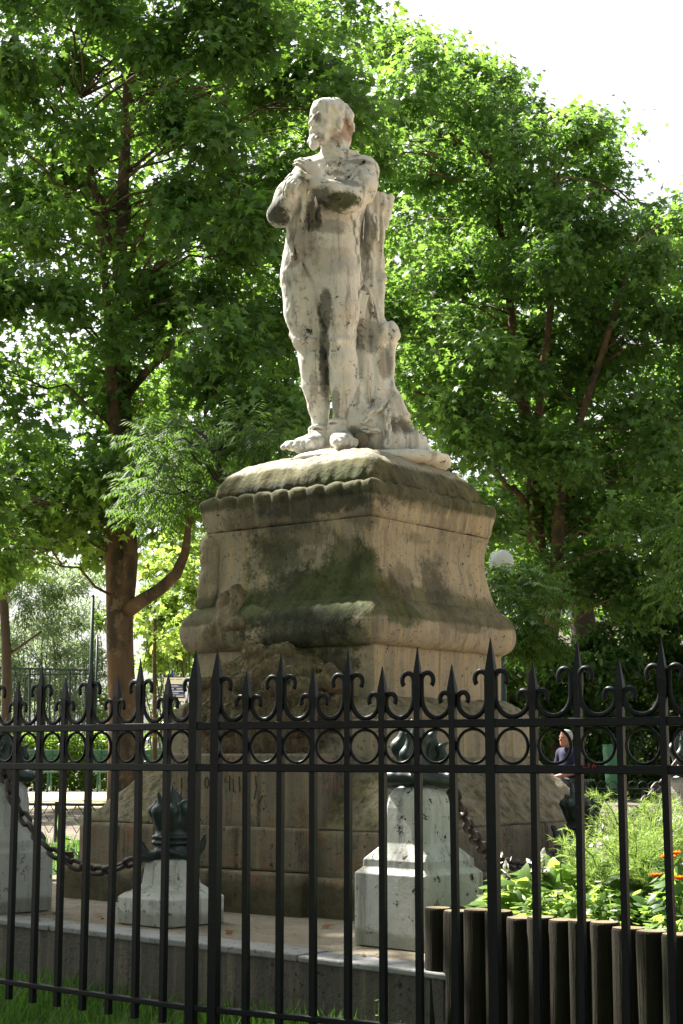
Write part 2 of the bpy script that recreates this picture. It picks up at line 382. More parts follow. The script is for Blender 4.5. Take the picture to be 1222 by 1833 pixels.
M['feather'] = leafmat('feathery_leaf', (.12, .20, .05), (.34, .48, .10))
M['orange'] = leafmat('orange_petal', (.75, .20, .01), (.8, .25, .01), var=.15)
M['wpetal'] = leafmat('white_petal', (.75, .72, .70), (.7, .68, .62), var=.1)
M['grass'] = leafmat('grass_blade', (.045, .115, .015), (.10, .22, .025))
M['dead'] = leafmat('dead_leaf', (.22, .10, .035), (.22, .10, .035))
def log_mat():
    t = NT('log_wood')
    c = t.mix(t.noise(1, 4, .6, st=(30, 30, 2.5)), (.008, .007, .005), (.024, .019, .012))
    c = t.mix(t.math('MULTIPLY', t.ramp(t.noise(6, 4, .7), .45, .62), .7), c, (.014, .018, .008))
    t.bsdf(c, .9, t.bump(t.noise(1, 5, .7, st=(45, 45, 3)), 1.0, .012), spec=.15); return t.m
def logtop_mat():
    t = NT('log_end_grain')
    w = t.n('ShaderNodeTexWave', wave_type='RINGS', rings_direction='Z'); t.l(t.coord((1, 1, 1), 'Object'), w.inputs['Vector'])
    t.set(w, Scale=38., Distortion=3., Detail=3.); w.inputs['Detail Scale'].default_value = 2.
    c = t.mix(w.outputs['Fac'], (.10, .08, .05), (.24, .19, .13)); c = t.mix(t.ramp(t.noise(25, 4, .7), .52, .64, 0, .8), c, (.10, .12, .03))
    t.bsdf(c, .9, t.bump(w.outputs['Fac'], .4, .003), spec=.15); return t.m
M['log'] = log_mat(); M['logtop'] = logtop_mat()
def ground_mat(name, a, b, sc=4, mix3=None):
    t = NT(name); c = t.mix(t.ramp(t.noise(sc, 6, .7), .35, .65), a, b); g = t.noise(90, 4, .7)
    c = t.mix(t.ramp(g, .45, .7, 0, .5), c, tuple(v * .5 for v in a))
    if mix3: c = t.mix(t.ramp(t.noise(1.1, 3), .5, .6), c, mix3)
    t.bsdf(c, .95, t.bump(g, .5, .01), spec=.1); return t.m
M['lawn'] = ground_mat('lawn_soil', (.03, .045, .012), (.05, .06, .02))
M['sand'] = ground_mat('worn_park_ground', (.115, .10, .08), (.16, .14, .112), 1.2)
M['gravel'] = ground_mat('sandy_gravel', (.46, .36, .22), (.53, .43, .28), 1.2)
M['soil'] = ground_mat('dark_soil', (.05, .035, .022), (.08, .06, .04), 9)
M['asphalt'] = ground_mat('grey_street', (.30, .29, .27), (.36, .35, .33), 1)
def globe_mat():
    t = NT('opal_globe'); p = t.n('ShaderNodeBsdfPrincipled'); t.set(p, Base_Color=(.62, .66, .62, 1), Roughness=.12)
    q = t.n('ShaderNodeBsdfTranslucent'); t.set(q, Color=(.6, .66, .6, 1)); mx = t.n('ShaderNodeMixShader'); mx.inputs[0].default_value = .45
    t.l(p.outputs[0], mx.inputs[1]); t.l(q.outputs[0], mx.inputs[2]); t.l(mx.outputs[0], t.out.inputs['Surface']); return t.m
M['globe'] = globe_mat()
def bag_mat():
    t = NT('green_plastic_bag'); p = t.n('ShaderNodeBsdfPrincipled'); t.set(p, Base_Color=(.07, .20, .125, 1), Roughness=.35)
    q = t.n('ShaderNodeBsdfTranslucent'); t.set(q, Color=(.10, .27, .16, 1)); mx = t.n('ShaderNodeMixShader'); mx.inputs[0].default_value = .5
    t.l(p.outputs[0], mx.inputs[1]); t.l(q.outputs[0], mx.inputs[2]); t.l(mx.outputs[0], t.out.inputs['Surface']); return t.m
M['bag'] = bag_mat()
# ------------------------------------------------------------------ ground
def wobj(name, V, FC, m, parent, smooth=False, **p):      # vertices given in world space under a translated parent
    o = obj(name, np.asarray(V, float) - np.array(parent.location), FC, m, parent, smooth, **p); return o
def gh(x, y):
    t = np.clip((np.asarray(y, float) - 8) / 10, 0, 1); return .16 * t * t * (3 - 2 * t)
def sheet(name, m, xs, ys, dz, kind='structure', noise=0):
    X, Y = np.meshgrid(xs, ys); Z = gh(X, Y) + dz
    V = np.stack([X, Y, Z], -1).reshape(-1, 3)
    if noise: V[:, 2] += noise * vnoise(V * [1, 1, 0], 1.5, 5)
    n, k = len(xs), len(ys)
    i = np.arange(n - 1)[None] + n * np.arange(k - 1)[:, None]
    FC = np.stack([i, i + 1, i + n + 1, i + n], -1).reshape(-1, 4)
    return obj(name, V, FC, m, smooth=True, kind=kind)
far = lambda a: np.concatenate([[-a, -a * .5, -60], np.arange(-40, 41, 4.), [60, a * .5, a]])
sheet('ground', M['sand'], far(400), np.concatenate([[-60, -20, -5], np.arange(0, 24, .8), np.arange(25, 60, 3), [80, 120, 200, 400, 800]]), -.03)
sheet('lawn', M['lawn'], np.arange(-3.6, 1.3, .1), np.arange(4.0, 7.7, .1), -.008, noise=.015)
sheet('lawn_bed', M['lawn'], np.arange(-12, -1.5, .4), np.arange(8.9, 14.8, .4), .03, noise=.02)
sheet('gravel_path', M['gravel'], np.arange(2.7, 14.1, .5), np.arange(-4, 20.1, .5), -.020)  # mostly out of view; widened to bounce warm light onto pedestal and statue
sheet('far_path', M['gravel'], np.arange(-16, -1.9, .7), np.arange(24, 34.5, .7), -.022)
sheet('street', M['asphalt'], np.linspace(-80, 80, 9), np.linspace(62, 90, 8), -.022)
# path edging in front of the fence at the left corner
mb = MB(); mb.prism([(-3.4, 6.92), (-3.4, 6.72), (-.98, 5.18), (-.90, 5.30)], -.03, .012); mb.build('path_edge', M['kerb'], kind='structure')

# ------------------------------------------------------------------ platform with kerb stones
C0 = np.array([.045, 8.2])
def frame(deg):
    a = math.radians(deg); return np.array([-math.cos(a), math.sin(a)]), np.array([math.sin(a), math.cos(a)])
u1, u2 = frame(37.5); e1, e2 = frame(42.8)
ZP = .25
rl, rr, rb = 1.98, 2.28, 2.1            # distances of the left-front, right-front and back edges
def pf(a, b): return C0 + a * e1 + b * e2
plat = thing('platform', 'low stone platform with pale kerb under the statue monument', 'platform', (C0[0], C0[1], 0))
del plat['label'], plat['category']; plat['kind'] = 'structure'
mb = MB(); mb.prism([pf(-rr + .17, -rl + .17), pf(-rr + .17, rb), pf(rb, rb), pf(rb, -rl + .17)], .10, ZP - .004)
V = np.concatenate(mb.V); wobj('platform_floor', V, mb.Fc, M['slab'], plat)
mb = MB(); mb.prism([pf(-rr + .008, -rl + .008), pf(-rr + .008, rb - .01), pf(rb - .01, rb - .01), pf(rb - .01, -rl + .008)], -.1, ZP - .025)
V = np.concatenate(mb.V); wobj('retaining_wall', V, mb.Fc, M['conc'], plat)
def kerb(a0, a1, along, edge):
    g = .004; mb = MB(); j = R.uniform(-.004, .004)
    if along == 'a': q = [pf(a0 + g, -rl + j), pf(a0 + g, -rl + .166), pf(a1 - g, -rl + .166), pf(a1 - g, -rl + j)]
    else: q = [pf(-rr + j, a0 + g), pf(-rr + .166, a0 + g), pf(-rr + .166, a1 - g), pf(-rr + j, a1 - g)][::-1]
    mb.prism(q[::-1], ZP - .024, ZP + R.uniform(-.002, .003)); V = np.concatenate(mb.V)
    o = wobj('kerb_stone', V, mb.Fc, M['kerb'], plat)
    b = o.modifiers.new('b', 'BEVEL'); b.width = .006; b.segments = 2
for a in np.arange(-rr, rb - .3, .72): kerb(a, min(a + .72, rb), 'a', 0)
for b_ in np.arange(-rl + .17, rb - .3, .8): kerb(b_, min(b_ + .8, rb), 'b', 0)

# ------------------------------------------------------------------ the monument
def sq_ring(r, rc, n=56):
    t = np.linspace(-1, 1, n, endpoint=False); P = []
    for k in range(4):
        x, y = t * r, np.full(n, -r)        # side k; local x along the side
        a = k * math.pi / 2; P.append(np.stack([x * math.cos(a) - y * math.sin(a), x * math.sin(a) + y * math.cos(a)], 1))
    P = np.concatenate(P); q = np.clip(P, -(r - rc), r - rc); d = P - q; L = np.linalg.norm(d, axis=1)
    k = L > rc; P[k] = q[k] + d[k] / L[k][:, None] * rc
    return P
def densify(prof, step=.018):
    out = [prof[0]]
    for a, b in zip(prof[:-1], prof[1:]):
        L = math.hypot(a[0] - b[0], a[1] - b[1]); k = max(1, int(L / step))
        out += [tuple(np.array(a) + (np.array(b) - np.array(a)) * i / k) for i in range(1, k + 1)]
    return out
def smoothprof(prof, it=2):                 # Chaikin corner cutting for moulded profiles
    p = [np.array(q, float) for q in prof]
    for _ in range(it):
        n = [p[0]]
        for a, b in zip(p[:-1], p[1:]): n += [.75 * a + .25 * b, .25 * a + .75 * b]
        p = n + [p[-1]]
    return [tuple(q) for q in p]
mon = thing('monument', 'tall square weathered limestone pedestal with moss and carved straw heap', 'monument', (C0[0], C0[1], ZP))
# local axes: side 0 is the left-hand face (outward -u2), side 1 the right-hand face (outward -u1)
EX, EY = -u1, u2                            # local x runs towards the near corner along the left-hand face
def tier(name, prof, m, rc=.02, amp=.004, sc=6, seed=0, extra=None, n=56, center=C0, parent=None, streak=.0):
    prof = densify(prof); rows = []
    for i, (r, z) in enumerate(prof):
        g = sq_ring(r, min(rc, r * .9), n); rows.append(np.column_stack([g, np.full(len(g), z)]))
    A = np.array(rows); k, w = A.shape[:2]
    dr = np.gradient(np.array([q[0] for q in prof])); dz = np.gradient(np.array([q[1] for q in prof]))
    L = np.hypot(dr, dz) + 1e-9; nr, nzv = dz / L, -dr / L
    rad = A[:, :, :2] / (np.linalg.norm(A[:, :, :2], axis=2, keepdims=True) + 1e-9)
    fl = A.reshape(-1, 3)
    d = amp * vnoise(fl + [seed, 0, 0], sc, seed) + streak * vnoise(fl * [1, 1, .08] + [seed, 3, 0], 26, seed + 2, 2)
    d = d.reshape(k, w)
    if extra is not None: d = d + extra(A)
    A[:, :, :2] += rad * (d * nr[:, None])[..., None]; A[:, :, 2] += d * nzv[:, None]
    V = np.empty((k * w, 3)); f = A.reshape(-1, 3)
    V[:, :2] = center + f[:, :1] * EX + f[:, 1:2] * EY; V[:, 2] = f[:, 2]
    i = np.arange(w)[None] + w * np.arange(k - 1)[:, None]; j = (np.arange(w) + 1) % w + w * np.arange(k - 1)[:, None]
    Q = np.stack([i, j, j + w, i + w], -1).reshape(-1, 4)
    FC = [tuple(q) for q in Q.tolist()] + [tuple(range(w - 1, -1, -1)), tuple((k - 1) * w + q for q in range(w))]
    o = wobj(name, V, FC, m, parent or mon)
    o.data.polygons.foreach_set('use_smooth', [True] * len(Q) + [False, False]); return o
tier('bottom_course', [(1.05, ZP - .05), (1.05, .395), (1.035, .415)], M['base'], .012, .006, 5, 1)
tier('second_course', [(.975, .40), (.975, .595), (.965, .615)], M['base'], .012, .007, 5, 2)
tier('sloping_skirt', [(.93, .60), (.963, .622), (.70, .935), (.66, .94)], M['moss'], .03, .016, 14, 3)
tier('dado_course', [(.69, .90), (.69, 1.10), (.68, 1.125)], M['ped'], .012, .005, 7, 4, streak=.006)
tier('weathered_ledge', smoothprof([(.66, 1.10), (.695, 1.115), (.68, 1.16), (.60, 1.215), (.565, 1.225)], 1), M['moss'], .03, .012, 13, 5)
tier('die', [(.568, 1.20), (.572, 1.47)], M['ped'], .006, .003, 8, 6)
tier('torus_moulding', smoothprof([(.56, 1.462), (.60, 1.468), (.632, 1.50), (.642, 1.575), (.625, 1.64), (.585, 1.69), (.56, 1.70)], 2), M['ped'], .03, .0045, 6, 7, streak=.007)
tier('flared_shaft', smoothprof([(.575, 1.67), (.562, 1.71), (.545, 1.76), (.526, 1.84), (.515, 1.93), (.517, 2.00), (.532, 2.06), (.536, 2.085)], 1), M['ped'], .018, .0045, 5, 8, streak=.005)
def scal(A):
    x, y, z = A[..., 0], A[..., 1], A[..., 2]
    w = np.clip((z - 2.05) / .17, 0, 1) ** .8; s0 = (y < -.45) & (np.abs(x) < .55)
    return w * np.where(s0, .024 * (np.abs(np.sin(math.pi * 9.5 * (x + .55) / 1.1)) ** .4 - .7), .008 * (np.abs(np.sin(math.pi * 11 * (y + .55) / 1.1)) - .6))
tier('leaf_cornice', smoothprof([(.52, 2.088), (.541, 2.092), (.55, 2.15), (.562, 2.20), (.566, 2.24), (.558, 2.262), (.52, 2.268)], 1), M['ped'], .016, .005, 7, 9, extra=scal, n=110, streak=.006)
tier('cap_stone', smoothprof([(.50, 2.25), (.53, 2.268), (.523, 2.305), (.505, 2.352), (.472, 2.395), (.425, 2.432), (.345, 2.470), (.24, 2.497), (.12, 2.512), (.02, 2.515)], 1), M['cap'], .07, .014, 13, 10, n=90, streak=.010)
# inscription pier on the left-hand face
def pier(name, x0, x1, r0, r1, z0, z1, m):
    mb = MB(); ns = 24
    q = []
    for x, y in ((x0, -r1), (x1, -r1), (x1, -r0), (x0, -r0)): q.append(C0 + x * EX + y * EY)
    mb.prism(q, z0, z1); o = wobj(name, np.concatenate(mb.V), mb.Fc, m, mon)
    b = o.modifiers.new('b', 'BEVEL'); b.width = .012; b.segments = 2; return o
pier('inscription_pier', -.403, .556, .60, .975, .612, .952, M['base'])
pier('pier_step', -.41, .545, .90, 1.032, .43, .622, M['base'])
pier('pier_foot', -.42, .555, .95, 1.092, .22, .428, M['base'])
def on_left_face(px, py, r):                # where the sight line meets the left-hand face plane at distance r
    d = ray(px, py); nL = -u2; t = (r + C0 @ nL) / (d[:2] @ nL)
    P = np.array([d[0] * t, d[1] * t, EYE + d[2] * t]); q = P[:2] - C0
    return q @ EX, P[2]
mb = MB()
for (a, b, c_, d_) in ((378, 1386, 379, 1418), (378, 1424, 378, 1435), (411, 1388, 411, 1416), (417, 1394, 418, 1418), (428, 1390, 429, 1418), (437, 1396, 440, 1420), (457, 1388, 459, 1412), (455, 1430, 458, 1414), (463, 1438, 470, 1424), (325, 1392, 325, 1412), (336, 1390, 337, 1412), (392, 1392, 392, 1410)):
    x0, z0 = on_left_face(a, b, .975); x1, z1 = on_left_face(c_, d_, .975)
    P0 = C0 + x0 * EX - .976 * EY; P1 = C0 + x1 * EX - .976 * EY
    mb.tube([(*P0, z0), (*P1, z1)], .0032, 5)
x0, z0 = on_left_face(370, 1401, .975); q = []
for k in range(14):
    a = k * math.pi / 7; P0 = C0 + (x0 + .012 * math.cos(a)) * EX - .976 * EY; q.append((*P0, z0 + .024 * math.sin(a)))
mb.tube(q, .003, 5, closed=True)
wobj('inscription', np.concatenate(mb.V), mb.Fc, M['engrave'], mon, kind='stuff')
# carved heap of straw and the carved drapery on the torus (left-hand face)
def L2W(x, out, z): return np.array([*(C0 + x * EX - out * EY), z])
BAS = np.array([[EX[0], -EY[0], 0], [EX[1], -EY[1], 0], [0, 0, 1]])     # columns: along, out, up
rr_ = np.random.RandomState(5)
lo = L2W(0, .7, 1.25) - [.75, .65, .3]; hi = L2W(0, .7, 1.25) + [.75, .65, .3]
S = SDF(lo, hi, .007)
S.ell(L2W(-.04, .54, 1.10), (.57, .235, .26), .04, BAS); S.ell(L2W(-.02, .55, 1.26), (.39, .205, .21), .05, BAS)
S.ell(L2W(.02, .56, 1.36), (.22, .12, .11), .04, BAS); S.ell(L2W(.14, .60, 1.33), (.12, .11, .09), .03, BAS); S.ell(L2W(-.30, .58, 1.24), (.16, .12, .13), .03, BAS)
for i in range(90):
    x = rr_.uniform(-.50, .45); zc = 1.06 + .40 * rr_.rand() * max(0, 1 - (x / .56) ** 2) ** .5; e = max(0, 1 - (x / .60) ** 2 - ((zc - 1.06) / .45) ** 2)
    if e < .12: continue
    r = rr_.uniform(.025, .055); S.ell(L2W(x, .55 + .225 * e ** .5, zc), (r, r * .9, r * .8), .012, BAS)
for i in range(0):
    x = rr_.uniform(-.52, .47); zc = 1.06 + .40 * rr_.rand() * max(0, 1 - (x / .56) ** 2) ** .5
    e = max(0, 1 - (x / .60) ** 2 - ((zc - 1.06) / .45) ** 2)
    if e < .17: continue
    o_ = .552 + .235 * e ** .5; a = rr_.normal(0, .5) + x * 1.5 + math.pi / 2; ln = rr_.uniform(.03, .075)
    dv = np.array([math.cos(a) * ln, rr_.uniform(-.012, .016), math.sin(a) * ln])
    S.cap(L2W(x - dv[0], o_ - .005, zc - dv[2]), L2W(x + dv[0], o_ + dv[1], zc + dv[2]), rr_.uniform(.007, .012), .004, .005)
S.rough(.004, 40, 7)
V, Q = S.mesh(1); wobj('carved_straw_heap', V, Q, M['heap'], mon, True)
NV = np.zeros_like(V); fn = np.cross(V[Q[:, 2]] - V[Q[:, 0]], V[Q[:, 3]] - V[Q[:, 1]])
for i in range(4): np.add.at(NV, Q[:, i], fn)
NV /= np.linalg.norm(NV, axis=1)[:, None] + 1e-12; outw = NV @ np.array([-u2[0], -u2[1], 0.])
if (outw[V[:, 2] > 1.1]).mean() < 0: NV = -NV; outw = -outw
pick = np.where((outw > -.1) & (V[:, 2] > .93) & ((V[:, :2] - C0) @ -u2 > .575))[0]; pick = rr_.choice(pick, 3600); mbs = [[], []]; n0 = 0
for j in pick:                              # chiselled straws lying on the mound
    nn = NV[j]; xx_ = (V[j, :2] - C0) @ EX; a = rr_.normal(0, .55) + xx_ * 1.6; tt = np.array([*(EX * math.sin(a)), -math.cos(a)]); tt -= nn * (tt @ nn); tt /= np.linalg.norm(tt) + 1e-9
    sd = np.cross(nn, tt); L = rr_.uniform(.025, .06); w = rr_.uniform(.003, .0065); h_ = rr_.uniform(.003, .009); p = V[j] + nn * .001
    mbs[0] += [p - tt * L * .5, p + sd * w, p + nn * h_, p - sd * w, p + tt * L * .5 + nn * h_ * .4]; mbs[1] += [(n0, n0 + 1, n0 + 2), (n0, n0 + 2, n0 + 3), (n0 + 1, n0 + 4, n0 + 2), (n0 + 2, n0 + 4, n0 + 3)]; n0 += 5
wobj('carved_straw', np.array(mbs[0]), np.array(mbs[1]), M['heap'], mon, kind='stuff')
xx, zz = on_left_face(405, 1105, .62)
S = SDF(L2W(xx, .60, zz) - [.28, .28, .26], L2W(xx, .60, zz) + [.28, .28, .26], .008)
for i, (dx, dz, rx, rz, o_) in enumerate(((0, -.02, .09, .075, .60), (-.05, .05, .05, .09, .56), (.03, .075, .04, .075, .55), (.075, -.04, .06, .04, .62), (-.08, -.06, .05, .05, .60), (.01, .13, .022, .05, .545))):
    S.ell(L2W(xx + dx, o_, zz + dz), (rx, .06, rz), .02, BAS)
S.rough(.012, 20, 8); V, Q = S.mesh(1); wobj('carved_drapery', V, Q, M['heap'], mon, True)
lc = C0 - .53 * EX - .53 * EY
S = SDF((lc[0] - .16, lc[1] - .16, 1.6), (lc[0] + .16, lc[1] + .16, 2.1), .009)
for z, r in ((1.72, .075), (1.80, .055), (1.86, .05), (1.96, .045), (2.03, .04)): S.ell((lc[0] + .01, lc[1], z), (r, r, .05), .015)
S.box((lc[0] + .02, lc[1], 1.86), (.045, .045, .16), None, .02, .03); S.rough(.022, 16, 9); V, Q = S.mesh(1); wobj('carved_corner_ornament', V, Q, M['ped'], mon, True)

# ------------------------------------------------------------------ posts with bronze finials, chains
def ring8(r, c):
    c = max(c, .001); return [(-r + c, -r), (r - c, -r), (r, -r + c), (r, r - c), (r - c, r), (-r + c, r), (-r, r - c), (-r, -r + c)]
def post_mesh(prof):
    V = []; fc = []
    for z, r, c in prof: V += [(x, y, z) for x, y in ring8(r, c)]
    k = len(prof)
    for i in range(k - 1):
        for q in range(8): fc.append((i * 8 + q, i * 8 + (q + 1) % 8, (i + 1) * 8 + (q + 1) % 8, (i + 1) * 8 + q))
    fc += [tuple(range(7, -1, -1)), tuple((k - 1) * 8 + q for q in range(8))]
    return V, fc
def finial_flames():
    S = SDF((-.15, -.15, -.04), (.15, .15, .32), .005)
    for a0 in (0, math.pi):                 # two serpent loops lying on the stone
        pts = [(.062 * math.cos(a0) + .062 * math.cos(t), .03 * math.sin(a0) + .055 * math.sin(t), .028 + .012 * math.sin(2 * t)) for t in np.linspace(0, 2 * math.pi, 16)]
        S.path(pts, [.022] * 16, .006)
    S.path([(-.1, .05, .02), (0, .09, .03), (.1, .05, .02)], [.02] * 3); S.path([(-.11, -.04, .03), (0, -.085, .035), (.12, -.05, .02)], [.022] * 3)
    S.ell((-.01, 0, .085), (.066, .06, .062), .02)
    fl = [((-.035, .0, .09), (-.075, .0, .15), (-.05, 0, .20), (-.055, 0, .235), .034), ((.0, -.02, .10), (.02, -.02, .17), (.0, -.01, .23), (.012, 0, .285), .03),
          ((.04, 0, .09), (.07, 0, .13), (.055, 0, .19), (.085, .0, .235), .03), ((.05, -.02, .07), (.095, -.03, .11), (.085, -.03, .15), (.11, -.03, .165), .022),
          ((0, .04, .09), (-.02, .06, .16), (.0, .05, .22), (-.02, .05, .25), .03), ((-.03, -.04, .08), (-.05, -.07, .12), (-.03, -.06, .17), (-.045, -.07, .2), .026)]
    for a, b, c_, d_, r in fl: S.path([a, b, c_, d_], [r, r * .85, r * .55, .006], .012)
    S.rough(.003, 40, 4); return S.mesh(1)
def finial_brazier():
    S = SDF((-.19, -.15, -.03), (.15, .15, .31), .005)
    S.cap((0, 0, .0), (0, 0, .09), .076, .072, .01)
    for z in (.068, .092): S.path([(.078 * math.cos(t), .078 * math.sin(t), z) for t in np.linspace(0, 2 * math.pi, 20)], [.008] * 20, .003)
    S.cap((0, 0, .11), (0, 0, .165), .066, .080, .012)
    for k in range(7):
        a = k * 2 * math.pi / 7 + .3; c_, s_ = math.cos(a), math.sin(a); h = .245 + .03 * (k % 3)
        S.path([(.05 * c_, .05 * s_, .15), (.078 * c_, .078 * s_, .20), (.062 * c_, .062 * s_, .23), (.075 * c_, .075 * s_, h)], [.034, .026, .016, .006], .01)
    S.path([(0, 0, .15), (.01, 0, .22), (-.005, 0, .295)], [.05, .028, .007], .012)
    S.ell((0, 0, .25), (.03, .03, .03), .02, sub=False)
    for sx in (-1, 1): S.path([(sx * .05, -.045, .02), (sx * .10, -.05, .012), (sx * .125, -.05, .05), (sx * .145, -.05, .095)], [.024, .022, .017, .013], .01)
    S.path([(-.05, -.085, .03), (0, -.09, .035), (.05, -.085, .02)], [.012, .014, .01], .01)
    S.rough(.003, 36, 6); return S.mesh(1)
TALL = [(0, .172, .004), (.262, .172, .004), (.284, .150, .004), (.312, .150, .006), (.372, .112, .046), (.50, .108, .048), (.545, .100, .046), (.572, .080, .036), (.588, .04, .02)]
SHORT = [(0, .172, .03), (.108, .172, .03), (.122, .150, .02), (.132, .128, .012), (.160, .106, .040), (.245, .100, .046), (.260, .090, .04), (.268, .05, .025)]
me_tall = mesh('post_stone', *post_mesh(TALL), M['post']); me_short = mesh('post_stone', *post_mesh(SHORT), M['post'])
V, Q = finial_flames(); me_fl = mesh('finial', V, Q, M['bronze'], True)
V, Q = finial_brazier(); me_br = mesh('finial', V, Q, M['bronze'], True)
GP = 'bollards of the chain round the monument'
def post(label, x, y, tall, rz, fz):
    t = thing('stone_bollard', label, 'bollard', (x, y, ZP), GP, math.radians(rz))
    o = link('stone', me_tall if tall else me_short, t); b = o.modifiers.new('b', 'BEVEL'); b.width = .004; b.segments = 2; b.limit_method = 'ANGLE'
    f = link('bronze_flames' if tall else 'bronze_brazier', me_fl if tall else me_br, t, (0, 0, .578 if tall else .262)); f.rotation_euler = (0, 0, math.radians(fz - rz))
    return t
post('tall white stone bollard with bronze flames at the near corner of the monument', .29, 6.01, True, 47.2, 0)
post('short white stone bollard with bronze brazier before the inscription', -.72, 6.78, False, 47.2, 0)
post('tall grey stone bollard where the hanging chain meets the edge, left of the monument', -1.56, 7.30, True, 47.2, 20)
post('short bollard with bronze brazier half hidden by the flower bed plants', 1.15, 7.62, False, 47.2, 0)
post('sunlit white bollard at the far end behind the orange flowers', 1.90, 8.72, True, 47.2, 0)

def link_mesh(L=.084, Wd=.056, r=.0105):
    mb = MB(); pts = []; h = L / 2 - Wd / 2
    for t in np.linspace(-math.pi / 2, math.pi / 2, 8): pts.append((h + (Wd / 2 - r) * math.cos(t), (Wd / 2 - r) * math.sin(t), 0))
    for t in np.linspace(math.pi / 2, 3 * math.pi / 2, 8): pts.append((-h + (Wd / 2 - r) * math.cos(t), (Wd / 2 - r) * math.sin(t), 0))
    mb.tube(pts, r, 8, closed=True); return np.concatenate(mb.V), mb.Fc
def resample(pts, step):
    P = np.asarray(pts, float)
    for _ in range(3):
        q = [P[0]]
        for a, b in zip(P[:-1], P[1:]): q += [.75 * a + .25 * b, .25 * a + .75 * b]
        P = np.array(q + [P[-1]])
    s_ = np.concatenate([[0], np.cumsum(np.linalg.norm(np.diff(P, axis=0), axis=1))]); n = int(s_[-1] / step)
    g = np.arange(n + 1) * step
    return np.stack([np.interp(g, s_, P[:, i]) for i in range(3)], 1)
def links_along(P, me, parent, name, off, roll0=0.):
    for i in range(len(P) - 1):
        d = Vector(P[i + 1] - P[i]).normalized(); m = Vector((P[i] + P[i + 1]) / 2 - off)
        q = d.to_track_quat('X', 'Z').to_matrix() @ Matrix.Rotation(math.pi / 4 + (math.pi / 2) * (i % 2) + roll0 + .2 * math.sin(i * 2.1), 3, 'X')
        o = link(name, me, parent); o.matrix_local = Matrix.Translation(m) @ q.to_4x4()
me_link = mesh('chain_link', *link_mesh(), M['rust'], True)
def chain(label, pl):
    P = resample([U(*p) for p in pl], .060); t = thing('hanging_chain', label, 'chain', tuple(P[0]), 'chains hung between the bollards')
    links_along(P, me_link, t, 'chain_link', P[0])
chain('heavy iron chain sagging from the tall left bollard to the short one', [(6, 1378, 7.2), (20, 1425, 7.15), (45, 1468, 7.1), (85, 1522, 7.0), (130, 1548, 6.95), (180, 1563, 6.9), (225, 1548, 6.82), (262, 1530, 6.75)])
chain('iron chain hanging right from the near corner bollard into the plants', [(800, 1392, 6.02), (820, 1440, 6.1), (842, 1487, 6.3), (868, 1525, 6.5), (905, 1547, 6.8), (950, 1552, 7.1), (985, 1535, 7.4), (1012, 1512, 7.55)])
chain('iron chain dropping from the sunlit far bollard behind the feathery plant', [(1212, 1362, 8.6), (1190, 1392, 8.55), (1165, 1422, 8.5), (1145, 1447, 8.4), (1110, 1480, 8.2), (1072, 1500, 7.9), (1048, 1490, 7.7)])

# ------------------------------------------------------------------ iron railing
fen = thing('iron_railing', 'dark green iron railing with spear tips, rings and scrolls before the monument', 'railing', (0, 4.8, 0))
ZT, ZM, ZB = 1.038, .908, .172
J0 = np.array([-.467, 5.035]); J1 = np.array([.432, 4.54])
dl = np.array([-1.22, 5.645]) - J0; dl /= np.linalg.norm(dl); dr_ = np.array([.915, 4.225]) - J1; dr_ /= np.linalg.norm(dr_)
JL = J0 + dl * 2.0; JR = J1 + dr_ * 1.056
def bar_mesh(top, w=.0095, foot=.115, sp=.0130):
    h_ = top - ZT; prof = [(foot, w), (ZT + .015, w), (ZT + .30 * h_, w * 1.1), (ZT + .50 * h_, sp), (ZT + .60 * h_, sp * .93), (top, .001)]
    V = []; fc = []
    for z, r in prof:
        for k in range(4): V.append((r * (1 if k in (1, 2) else -1), r * (1 if k > 1 else -1) * (1 if z < ZT + .03 else .8), z))
    k = len(prof)
    for i in range(k - 1):
        for q in range(4): fc.append((i * 4 + q, i * 4 + (q + 1) % 4, (i + 1) * 4 + (q + 1) % 4, (i + 1) * 4 + q))
    fc += [(3, 2, 1, 0), tuple((k - 1) * 4 + q for q in range(4))]; return V, fc
bars = {h: mesh('bar', *bar_mesh(ZT + (.225 if h else .172)), M['iron']) for h in (0, 1)}
posts = mesh('fence_post', *bar_mesh(ZT + .245, .0150, -.05, .0165), M['iron'])
for me_ in list(bars.values()) + [posts]: pass
mb = MB(); mb.tube([(.049 * math.cos(t), 0, .049 * math.sin(t)) for t in np.linspace(0, 2 * math.pi, 28, endpoint=False)], .0046, 8, closed=True, flat=1.5)
me_ring = mesh('ring', np.concatenate(mb.V), mb.Fc, M['iron'], True)
def scroll_mesh(gap):
    g = gap / 2 - .013; mb = MB(); pts = []
    def hook(sx, top, r):                   # ends curl inward at the top of each arm
        c_ = (sx * (g - r), top - r); return [(c_[0] + sx * r * math.cos(a), c_[1] + r * math.sin(a) * 1.15) for a in (np.linspace(1.25 * math.pi, 0, 16) if sx < 0 else np.linspace(0, 1.22 * math.pi, 14))]
    hl = hook(-1, .135, .019); hr = hook(1, .076, .016)
    arc = [(-g * math.cos(a) , .070 - .064 * math.sin(a)) for a in np.linspace(.1, math.pi / 2, 9)]
    arc2 = [(g * math.sin(a), .050 - .044 * math.cos(a)) for a in np.linspace(.12, math.pi / 2 - .1, 9)]
    p = hl + [(-g, .098)] + arc + arc2 + hr
    mb.tube([(x, 0, ZT + .012 + z) for x, z in p], .0052, 8, flat=1.5); return np.concatenate(mb.V), mb.Fc
def placed(name, me, P, d, flip=False):
    o = link(name, me, fen, (P[0], P[1] - 4.8, 0)); a = math.atan2(d[1], d[0])
    o.rotation_euler = ((R.normal(0, .003), R.normal(0, .004)) if name == 'bar' else (0, 0)) + (a + (math.pi if flip else 0),); return o
